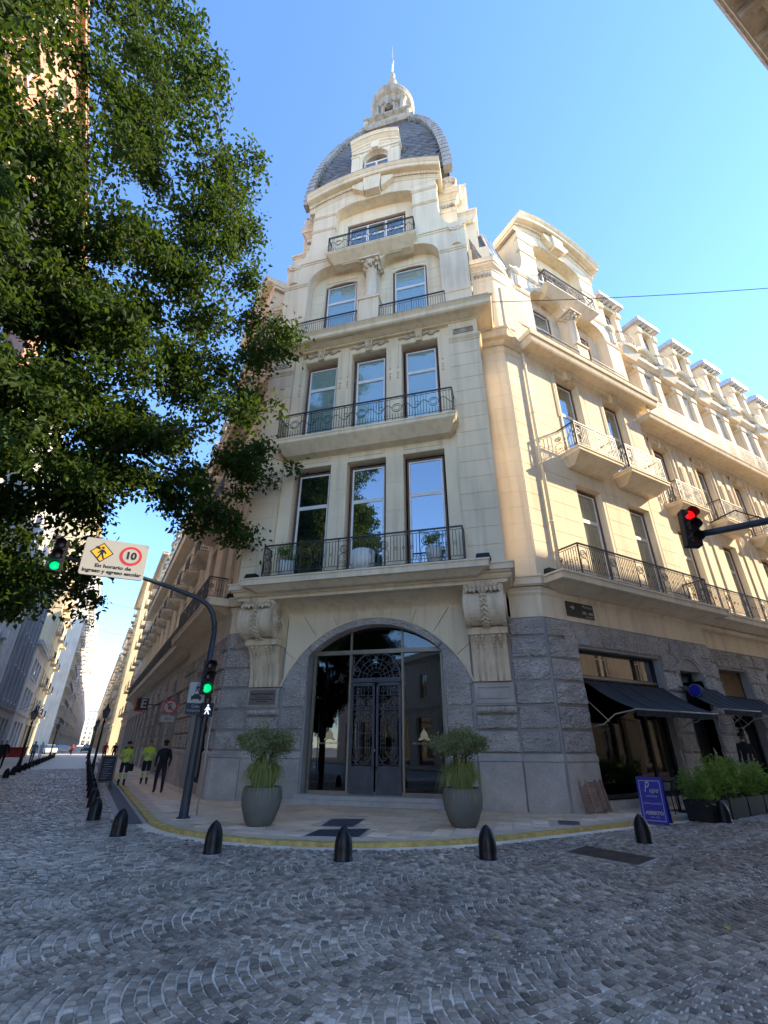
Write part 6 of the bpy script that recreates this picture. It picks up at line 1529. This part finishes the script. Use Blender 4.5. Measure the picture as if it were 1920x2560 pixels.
# ================================================================== people
flat('skin', (.42,.27,.19), .6); flat('hair', (.03,.022,.018), .6); flat('navy_cloth', (.018,.02,.032), .85); flat('black_cloth', (.012,.012,.014), .85); flat('hivis', (.50,.68,.05), .7); flat('reflective', (.6,.6,.58), .4); flat('red_cloth', (.35,.03,.03), .8); flat('grey_cloth', (.2,.21,.22), .85); flat('jeans', (.05,.07,.13), .85); flat('white_cloth', (.6,.62,.66), .85); flat('shoe', (.02,.018,.016), .6)
def body_mesh(pose):
    """one continuous skinned figure, 1.75 m, facing -y"""
    st = pose.get('step', .18); V = []; E_ = []; Rr = []
    def add(p, r, par=None):
        V.append(p); Rr.append(r); i = len(V)-1
        if par is not None: E_.append((par, i))
        return i
    pel = add((0,0,.95), (.155,.115)); sp = add((0,.0,1.14), (.145,.105), pel); ch = add((0,.0,1.34), (.175,.12), sp); nk0 = add((0,.0,1.46), (.085,.08), ch); nk = add((0,-.01,1.52), (.056,.058), nk0); hd = add((0,-.02,1.60), (.075,.092), nk); hd2 = add((0,-.015,1.68), (.075,.09), hd); add((0,0,1.735), (.045,.055), hd2)
    ends = []
    for sx in (-1, 1):
        f = st*sx; hp = add((sx*.10,0,.88), (.098,.1), pel); kn = add((sx*.105,-f*.5-.02,.5), (.068,.07), hp); an = add((sx*.105,f*.1-f*.8 if f < 0 else -f*.9+.1,.10), (.045,.048), kn); add((sx*.115, V[an][1]-.14, .045), (.042,.035), an)
        sh = add((sx*.185,0,1.40), (.075,.075), ch); el_, wr_ = pose['arm'][0 if sx < 0 else 1]
        el = add((sx*el_[0], el_[1], el_[2]), (.05,.05), sh); wr = add((sx*wr_[0], wr_[1], wr_[2]), (.034,.034), el); d = (Vector(V[wr])-Vector(V[el])).normalized(); h = Vector(V[wr])+d*.08; add(tuple(h), (.04,.025), wr); ends.append((Vector(V[wr]), d, sx))
    me = bpy.data.meshes.new('body'); me.from_pydata(V, E_, []); o = bpy.data.objects.new('body', me); COL.objects.link(o)
    o.modifiers.new('skin', 'SKIN'); sv_ = me.skin_vertices[0].data
    for i, r_ in enumerate(Rr): sv_[i].radius = r_
    sv_[0].use_root = True; s2 = o.modifiers.new('sub', 'SUBSURF'); s2.levels = 2; s2.render_levels = 2
    dg = bpy.context.evaluated_depsgraph_get(); dg.update(); m2 = bpy.data.meshes.new_from_object(o.evaluated_get(dg)); bpy.data.objects.remove(o)
    mb = MB(); mb.v = [tuple(v.co) for v in m2.vertices]; mb.f = [tuple(p.vertices) for p in m2.polygons]; mb.sm = [True]*len(mb.f); nb = len(mb.f)
    for w, d, sx in ends:                                           # fingers and thumb
        side = d.cross(Vector((0,-1,.2))).normalized(); cur = Vector((0,-1,0))
        for k in range(4):
            b = w+d*.1+side*(.027-.018*k); L = (.06,.07,.066,.05)[k]; mb.tube([b, b+d*L*.5+cur*.006, b+d*L*.9+cur*.028], [.0095,.009,.006], 5)
        b = w+d*.05+side*.035; mb.tube([b, b+d*.03+side*.022+cur*.01, b+d*.058+side*.022+cur*.025], [.011,.01,.007], 5)
    nh = len(mb.f)
    mb.blob((0,-.113,1.615), .013,.018,.022, 6, 5); 
    for sx in (-1, 1): mb.blob((sx*.078,-.01,1.62), .012,.02,.03, 6, 5); mb.blob((sx*.03,-.098,1.645), .011,.008,.007, 6, 4)
    mb.blob((0,-.103,1.568), .022,.008,.006, 6, 4)
    return mb, nb, nh
POSES = {'walk': dict(step=.2, arm=(((.25,.06,1.14), (.25,-.06,.90)), ((.25,.02,1.13), (.26,.10,.90)))),
         'bent': dict(step=.1, arm=(((.26,.02,1.13), (.12,-.22,1.20)), ((.26,.04,1.12), (.16,-.2,1.08)))),
         'stand': dict(step=.05, arm=(((.25,.03,1.13), (.26,-.02,.90)), ((.25,.03,1.13), (.26,-.02,.90))))}
BM = {k: body_mesh(v) for k, v in POSES.items()}
def person(x, y, rz, label, pose, top, legs, h=1.75, hat=None, vest=False, bag=None, z=.075, group=None):
    mb, nb, nh = BM[pose]; me = mb.mesh('body'); e = empty('person', label, 'person', (x, y, z), rz, group); k = h/1.75
    names = ['skin', top, legs, 'shoe', 'hair', 'hivis', 'reflective']
    for nme in names: me.materials.append(MAT[nme])
    idx = []
    for i, p in enumerate(me.polygons):
        c = p.center; arm = abs(c.x) > .19
        if i >= nb: m_ = 0
        elif c.z < .085: m_ = 3
        elif c.z < .93 and not arm: m_ = 2
        elif c.z < 1.50:
            m_ = 1
            if vest and c.z > .82: m_ = 6 if 1.0 < c.z < 1.06 or 1.2 < c.z < 1.25 else 5
            if arm and c.z < .88: m_ = 0
        elif c.z > 1.66 or (c.y > .02 and c.z > 1.56): m_ = 4
        else: m_ = 0
        if vest and m_ == 2 and (.28 < c.z < .36 or .46 < c.z < .52): m_ = 6
        if vest and m_ == 2 and .36 <= c.z <= .46: m_ = 5
        idx.append(m_)
    me.polygons.foreach_set('material_index', idx)
    b = link('body', me, None, e); b.scale = (k, k, k)
    if hat: m2 = MB(); m2.lathe([(.098, 1.66), (.100, 1.69), (.09, 1.74), (.05, 1.775), (.01, 1.785)], (0,.0,0), 14); c = m2.build('cap', hat, e); c.scale = (k, k, k)
    if bag == 'pack': m2 = MB(); m2.blob((0, .19, 1.2), .15, .09, .22, 12, 8); c = m2.build('backpack', 'black_cloth', e); c.scale = (k, k, k)
    if bag == 'hand': m2 = MB(); m2.box(.2, .34, -.16, .16, .58, .86); m2.tube([(.27,-.1,.86), (.27,0,.95), (.27,.1,.86)], .012, 5); c = m2.build('bag', 'black_cloth', e); c.scale = (k, k, k)
    return e
person(1.68, 25.5, R(6), 'person in a yellow reflective vest and dark trousers walking nearest the chalkboard', 'bent', 'hivis', 'navy_cloth', 1.70, 'black_cloth', True, 'hand')
person(2.6, 26, R(-4), 'person in a yellow reflective vest with striped trousers walking by the wall', 'bent', 'hivis', 'navy_cloth', 1.78, None, True)
person(2.66, 21.3, R(185), 'person in dark navy clothes with a backpack seen from behind', 'walk', 'navy_cloth', 'navy_cloth', 1.74, 'black_cloth', False, 'pack')
person(2.2, 33, R(10), 'person in dark clothes behind the vested walkers', 'walk', 'black_cloth', 'black_cloth', 1.75)
person(1.9, 62, R(0), 'person in a dark red jacket further down the right pavement', 'stand', 'red_cloth', 'black_cloth'); person(2.8, 62.5, R(0), 'person in black with a white shirt further down the right pavement', 'stand', 'black_cloth', 'black_cloth')
person(-4.0, 57.5, R(170), 'person in a grey jacket and blue jeans on the left pavement', 'walk', 'grey_cloth', 'jeans', 1.8); person(-4.3, 72, R(170), 'person in white clothes on the left pavement', 'walk', 'white_cloth', 'white_cloth', 1.75)
person(-4.9, 45.5, R(0), 'person in black at the left picture edge', 'walk', 'black_cloth', 'black_cloth', 1.82); person(-5.4, 47.5, R(10), 'second person in dark clothes at the left picture edge', 'stand', 'navy_cloth', 'black_cloth', 1.78)
MB().box(19.4, 20.7, 9.2, 10.35, .05, .3).build('door_threshold', 'granite', palace, T(-PO.x, -PO.y, 0))
person(20.0, 9.55, R(150), 'person in black with a cap standing behind the planter boxes', 'stand', 'black_cloth', 'black_cloth', 1.85, 'black_cloth', z=.3)
# ================================================================== vehicles and small far things
flat('car_silver', (.45,.46,.48), .25, metal=.6); flat('car_dark', (.05,.055,.05), .3); flat('car_white', (.7,.7,.7), .3); flat('tyre', (.015,.015,.015), .8); flat('tail_red', (.5,.02,.02), .3)
def car(x, y, rz, paint, label):
    e = empty('car', label, 'car', (x, y, 0), rz)
    mb = MB(); mb.xprism([(-2.05,.3),(-2.1,.65),(-1.95,.85),(-1.1,.95),(1.5,.98),(2.05,.85),(2.1,.55),(2.0,.28)], -.85, .85); mb.build('body', paint, e)
    mb = MB(); mb.fr((-.78, .78, -1.1, 1.7, .95), (-.6, .6, -.35, 1.1, 1.42)); mb.build('cabin', 'glass_far', e); MB().box(-.6, .6, -.35, 1.1, 1.42, 1.46).build('roof', paint, e)
    for sx in (-.82, .82):
        for yy in (-1.3, 1.3):
            m2 = MB(); m2.xprism([(yy+.31*math.cos(2*PI*k/14), .31+.31*math.sin(2*PI*k/14)) for k in range(14)], sx-.1, sx+.1); w = m2.build('wheel', 'tyre', e)
    for sx in (-.6, .6): MB().box(sx-.15, sx+.15, -2.12, -2.02, .6, .74).build('headlight', 'car_white', e); MB().box(sx-.15, sx+.15, 2.0, 2.1, .65, .8).build('tail_light', 'tail_red', e)
car(-3.6, 124, R(90), 'car_silver', 'silver car crossing at the far end of the cobbled side street'); car(.3, 128, R(0), 'car_dark', 'dark car facing the viewer at the far crossing'); car(-5.2, 108, R(10), 'car_white', 'white car parked at the far left by the crossing')
e = empty('motorcycle', 'red motorcycle with rider far up the cobbled street', 'motorcycle', (-1.75, 100, 0))
for yy in (-.6, .6): m2 = MB(); m2.tube([(0, yy+.28*math.cos(2*PI*k/14), .3+.28*math.sin(2*PI*k/14)) for k in range(14)], .05, 6, closed=True); m2.build('wheel', 'tyre', e)
mb = MB(); mb.xprism([(-.5,.45),(-.55,.8),(-.2,.85),(.6,.8),(.65,.6),(.2,.35),(-.2,.35)], -.14, .14); mb.build('body', 'tail_red', e); mb = MB(); mb.tube([(-.3,-.45,1.0), (0,-.4,.95), (.3,-.45,1.0)], .02, 6); mb.build('handlebar', 'black_matt', e)
person(-1.75, 100.1, 0, 'rider in red on the far motorcycle', 'bent', 'red_cloth', 'black_cloth', 1.6, 'black_cloth', z=.12)
def flag(x, y, z, mats, label):
    e = empty('flag', label, 'flag', (x, y, z), 0); MB().tube([(0,0,0), (2.0,.2,1.1)], .03, 6).build('pole', 'zinc', e)
    for k, mt in enumerate(mats):
        mb = MB(); V = []; n = 8
        for i in range(n+1): u = i/n; V += [(1.95-.9*u*0-.25*k*0+.0, .2-.12*math.sin(u*6)-.5*u, 1.05-.38*k-1.0*u*.3), (1.95-.3, .2-.12*math.sin(u*6+.5)-.5*u, 1.05-.38*(k+1)-1.0*u*.3)]
        mb.add(V, [(2*i, 2*i+1, 2*i+3, 2*i+2) for i in range(n)], True); mb.build('stripe', mt, e)
flat('flag_blue', (.25,.42,.68), .8)
flag(-7.8, 73, 5.2, ('flag_blue', 'sign_white', 'flag_blue'), 'light blue and white flag on the low white house, nearer one'); flag(-7.8, 79, 5.2, ('flag_blue', 'sign_white', 'flag_blue'), 'light blue and white flag on the low white house, further one')
e = empty('red_stall', 'red poster stand on the left pavement', 'stand', (-5.2, 55.5, .09)); MB().box(-.8, .8, -.3, .3, .5, 1.2).build('counter', 'red_cloth', e); MB().box(-.9, .9, -.4, .4, 1.2, 1.28).build('top', 'sign_black', e)
for sx in (-.7, .7): MB().box(sx-.04, sx+.04, -.04, .04, 0, .5).build('leg', 'sign_black', e)
# ---- inside the wine bar: a lit bottle shelf, tables and chairs behind the glass
flat('shelf_light', (.9,.6,.3), .5, emit=.5, ecol=(1,.62,.28)); flat('bottle_amber', (.25,.12,.04), .2)
e = empty('bottle_shelf', 'lit shelf of bottles inside the wine bar behind the shop window', 'shelf', (16.6, 13.6, .26), 0)
for x in (-.8, .8): MB().box(x-.04, x+.04, -.15, .15, 0, 3.2).build('upright', 'timber', e)
for k in range(5):
    z = .7+.55*k; s = MB().box(-.76, .76, -.15, .15, z, z+.04).build('shelf_board', 'timber', e); MB().box(-.7, .7, .10, .12, z+.38, z+.42).build('light_strip', 'shelf_light', s)
    for i in range(9): MB().lathe([(.04, 0), (.04, .2), (.015, .27), (.015, .34)], (-.64+.16*i, -.02, z+.04), 8).build('bottle', 'bottle_amber', s)
for k, (x, y) in enumerate(((14.6, 11.8), (16.2, 12.0))):
    e = empty('bar_table', ('table nearest the left edge of the shop window', 'table in the middle of the shop window')[k]+' inside the wine bar', 'table', (x, y, .26)); MB().box(-.4, .4, -.35, .35, .72, .75).build('table_top', 'timber', e); MB().lathe([(.2, 0), (.03, .04), (.03, .72)], (0,0,0), 10).build('leg', 'black_matt', e)
# ================================================================== the street tree
tr = empty('street_tree', 'large dark green street tree leaning in from the left', 'tree', (-5.4, 14.6, .09))
r_ = np.random.default_rng(11); TB = np.array([-5.4, 14.6, .09])
POLY = [(-500,-500),(260,-500),(360,-120),(400,0),(480,80),(545,160),(540,230),(480,300),(530,370),(625,400),(610,450),(655,550),(690,610),(690,670),(745,690),(765,760),(715,820),(700,870),(655,870),(635,960),(655,1080),(655,1170),(610,1240),(650,1320),(615,1365),(530,1300),(420,1250),(350,1210),(300,1280),(310,1370),(230,1410),(180,1480),(70,1520),(-500,1590)]
HOLES = [(60,70,140,.93),(190,120,110,.92),(250,240,80,.85),(270,360,60,.7),(120,250,70,.6),(30,820,80,.7),(40,1160,75,.9),(500,320,60,.85),(340,1270,80,.9),(200,470,50,.4),(110,1400,50,.6),(420,1180,40,.6),(240,880,70,.6),(330,690,50,.5),(540,900,40,.5),(430,820,35,.4)]
def pray(u, v): d = Mc.T @ np.array([(u-960)/1164, (v-1280)/1164, 1.0]); return d/np.hypot(d[0], d[1])
cl = []; bo = []; bc = []; nb_ = 0
while nb_ < 370:                                                     # boughs, each a flattened cloud of leaf sprays with gaps between
    u, v = r_.uniform(-420, 800), r_.uniform(-420, 1620)
    if not inpoly(POLY, u, v): continue
    if any((u-a)**2+(v-b)**2 < q*q and r_.random() < p for a, b, q, p in HOLES): continue
    d = pray(u, v); hd = 11.2+5.0*min(1, max(0, v/1450))**1.3+r_.normal(0, 1.3); hd = max(hd, 15.4) if v > 1200 else hd
    if d[2] > 3.2: continue
    c = np.array([0,0,CAM_Z])+d*hd; nb_ += 1; bc.append(c); tilt = r_.normal(0, .25, 2)
    for k in range(int(r_.uniform(6, 10))):
        q = r_.normal(0, 1, 3)*np.array([.48,.48,.19]); q[2] += q[0]*tilt[0]+q[1]*tilt[1]-.15*(q[0]**2+q[1]**2); cl.append(c+q); bo.append(len(bc)-1)
for k in range(60):                                                  # the side of the crown that lies outside the picture
    p = r_.normal(0, 1, 3); p /= np.linalg.norm(p); p *= r_.random()**(1/3); c = np.array([-7.3, 8.0, 12])+p*np.array([1.5, 3.2, 6])
    bc.append(c)
    for j in range(6): cl.append(c+r_.normal(0, 1, 3)*np.array([.52,.52,.2])); bo.append(len(bc)-1)
cl = np.array(cl); bc = np.array(bc)
# limbs: trunk, scaffold branches to spread targets, twigs to every clump
mb = MB(); mb.tube([(0,0,-.1), (.05,.05,1.5), (.15,.1,3.2), (.35,.2,5.0), (.5,.3,7)], [.36,.28,.25,.22,.2], 12); mb.build('trunk', 'bark', tr)
fork = np.array([.5,.3,7])+TB; nodes = [fork]; seeds = [cl[r_.integers(len(cl))]]
while len(seeds) < 26:
    c = max((cl[r_.integers(len(cl))] for _ in range(12)), key=lambda q: min(np.linalg.norm(q-s) for s in seeds)); seeds.append(c)
segs = [(np.array([.35,.2,5.0])+TB, fork, .2, .19)]
lim = MB()
for s in sorted(seeds, key=lambda q: np.linalg.norm(q-fork)):
    j = min(range(len(nodes)), key=lambda i: np.linalg.norm(nodes[i]-s)*1.0+.35*np.linalg.norm(nodes[i]-fork)); a = nodes[j]; L = np.linalg.norm(s-a); P = [a]
    for k in range(1, 7):
        u = k/6; P.append(a+(s-a)*u+np.array([0,0,.10*L*math.sin(PI*u)])+r_.normal(0, .05*L**.5, 3)*(u < 1))
    r0_ = max(.035, .135-.012*np.linalg.norm(a-fork)); lim.tube([tuple(p-TB) for p in P], [r0_*(1-.72*k/6) for k in range(7)], 7); nodes += P[2:]
lim.build('limb', 'bark', tr)
NA = np.array(nodes); tw = MB(); od = np.argsort(np.linalg.norm(bc-fork, axis=1)); done = [np.array(p) for p in nodes]
for b in od:                                                         # each bough grows from the nearest limb or earlier bough
    c = bc[b]; A_n = np.array(done); dist = np.linalg.norm(A_n-c, axis=1); a = A_n[np.argmin(dist)]; L = np.linalg.norm(c-a)
    Pb = [a+(c-a)*u+np.array([0,0,.12*L*math.sin(PI*u)])+r_.normal(0, .04, 3)*(0 < u < 1) for u in (0, .3, .65, 1)]
    tw.tube([tuple(p-TB) for p in Pb], [.034,.028,.021,.014], 5); done += Pb[2:]
for c, b in zip(cl, bo):
    a = bc[b]; m = (a+c)/2+r_.normal(0, .06, 3); tw.tube([tuple(a-TB), tuple(m-TB), tuple(c-TB)], [.013,.009,.004], 4)
o = tw.build('twigs', 'bark', tr); o['kind'] = 'stuff'
P = []
for c in cl:
    n = int(r_.uniform(55, 95)); sp_ = r_.normal(0, 1, (n, 3))*np.array([.27,.27,.15]); P.append(c+sp_-np.array([0,0,.10])*np.abs(sp_[:, :1])/.3)
P = np.concatenate(P); V, Fq = leaf_arrays(P-TB, .20, r_, .5, .55, .1)
o = link('crown', npmesh('crown', V, Fq, 'leaf'), None, tr)
# a fallen leaf or two on the setts
for k, (x, y) in enumerate(((3.9, 4.6), (6.2, 3.6))):
    V, Fq = leaf_arrays(np.array([[0,0,.0]]), .1, np.random.default_rng(k), 0, .6); V[:, 2] = np.abs(V[:, 2])*.2+.002; o = link('fallen_leaf', npmesh('fallen_leaf', V, Fq, 'leaf_fallen'), None); o.location = (x, y, .02); tag(o, ('yellow green fallen leaf on the cobbles in the middle foreground', 'yellow green fallen leaf on the cobbles at the lower right')[k], 'leaf')
t2 = copy_tree(tr); t2.location = (-13, 7.6, .09); t2.rotation_euler = (0, 0, 1.2); t2.scale = (.62, .62, .62); t2['label'] = 'smaller street tree across the junction, outside the picture on the left'
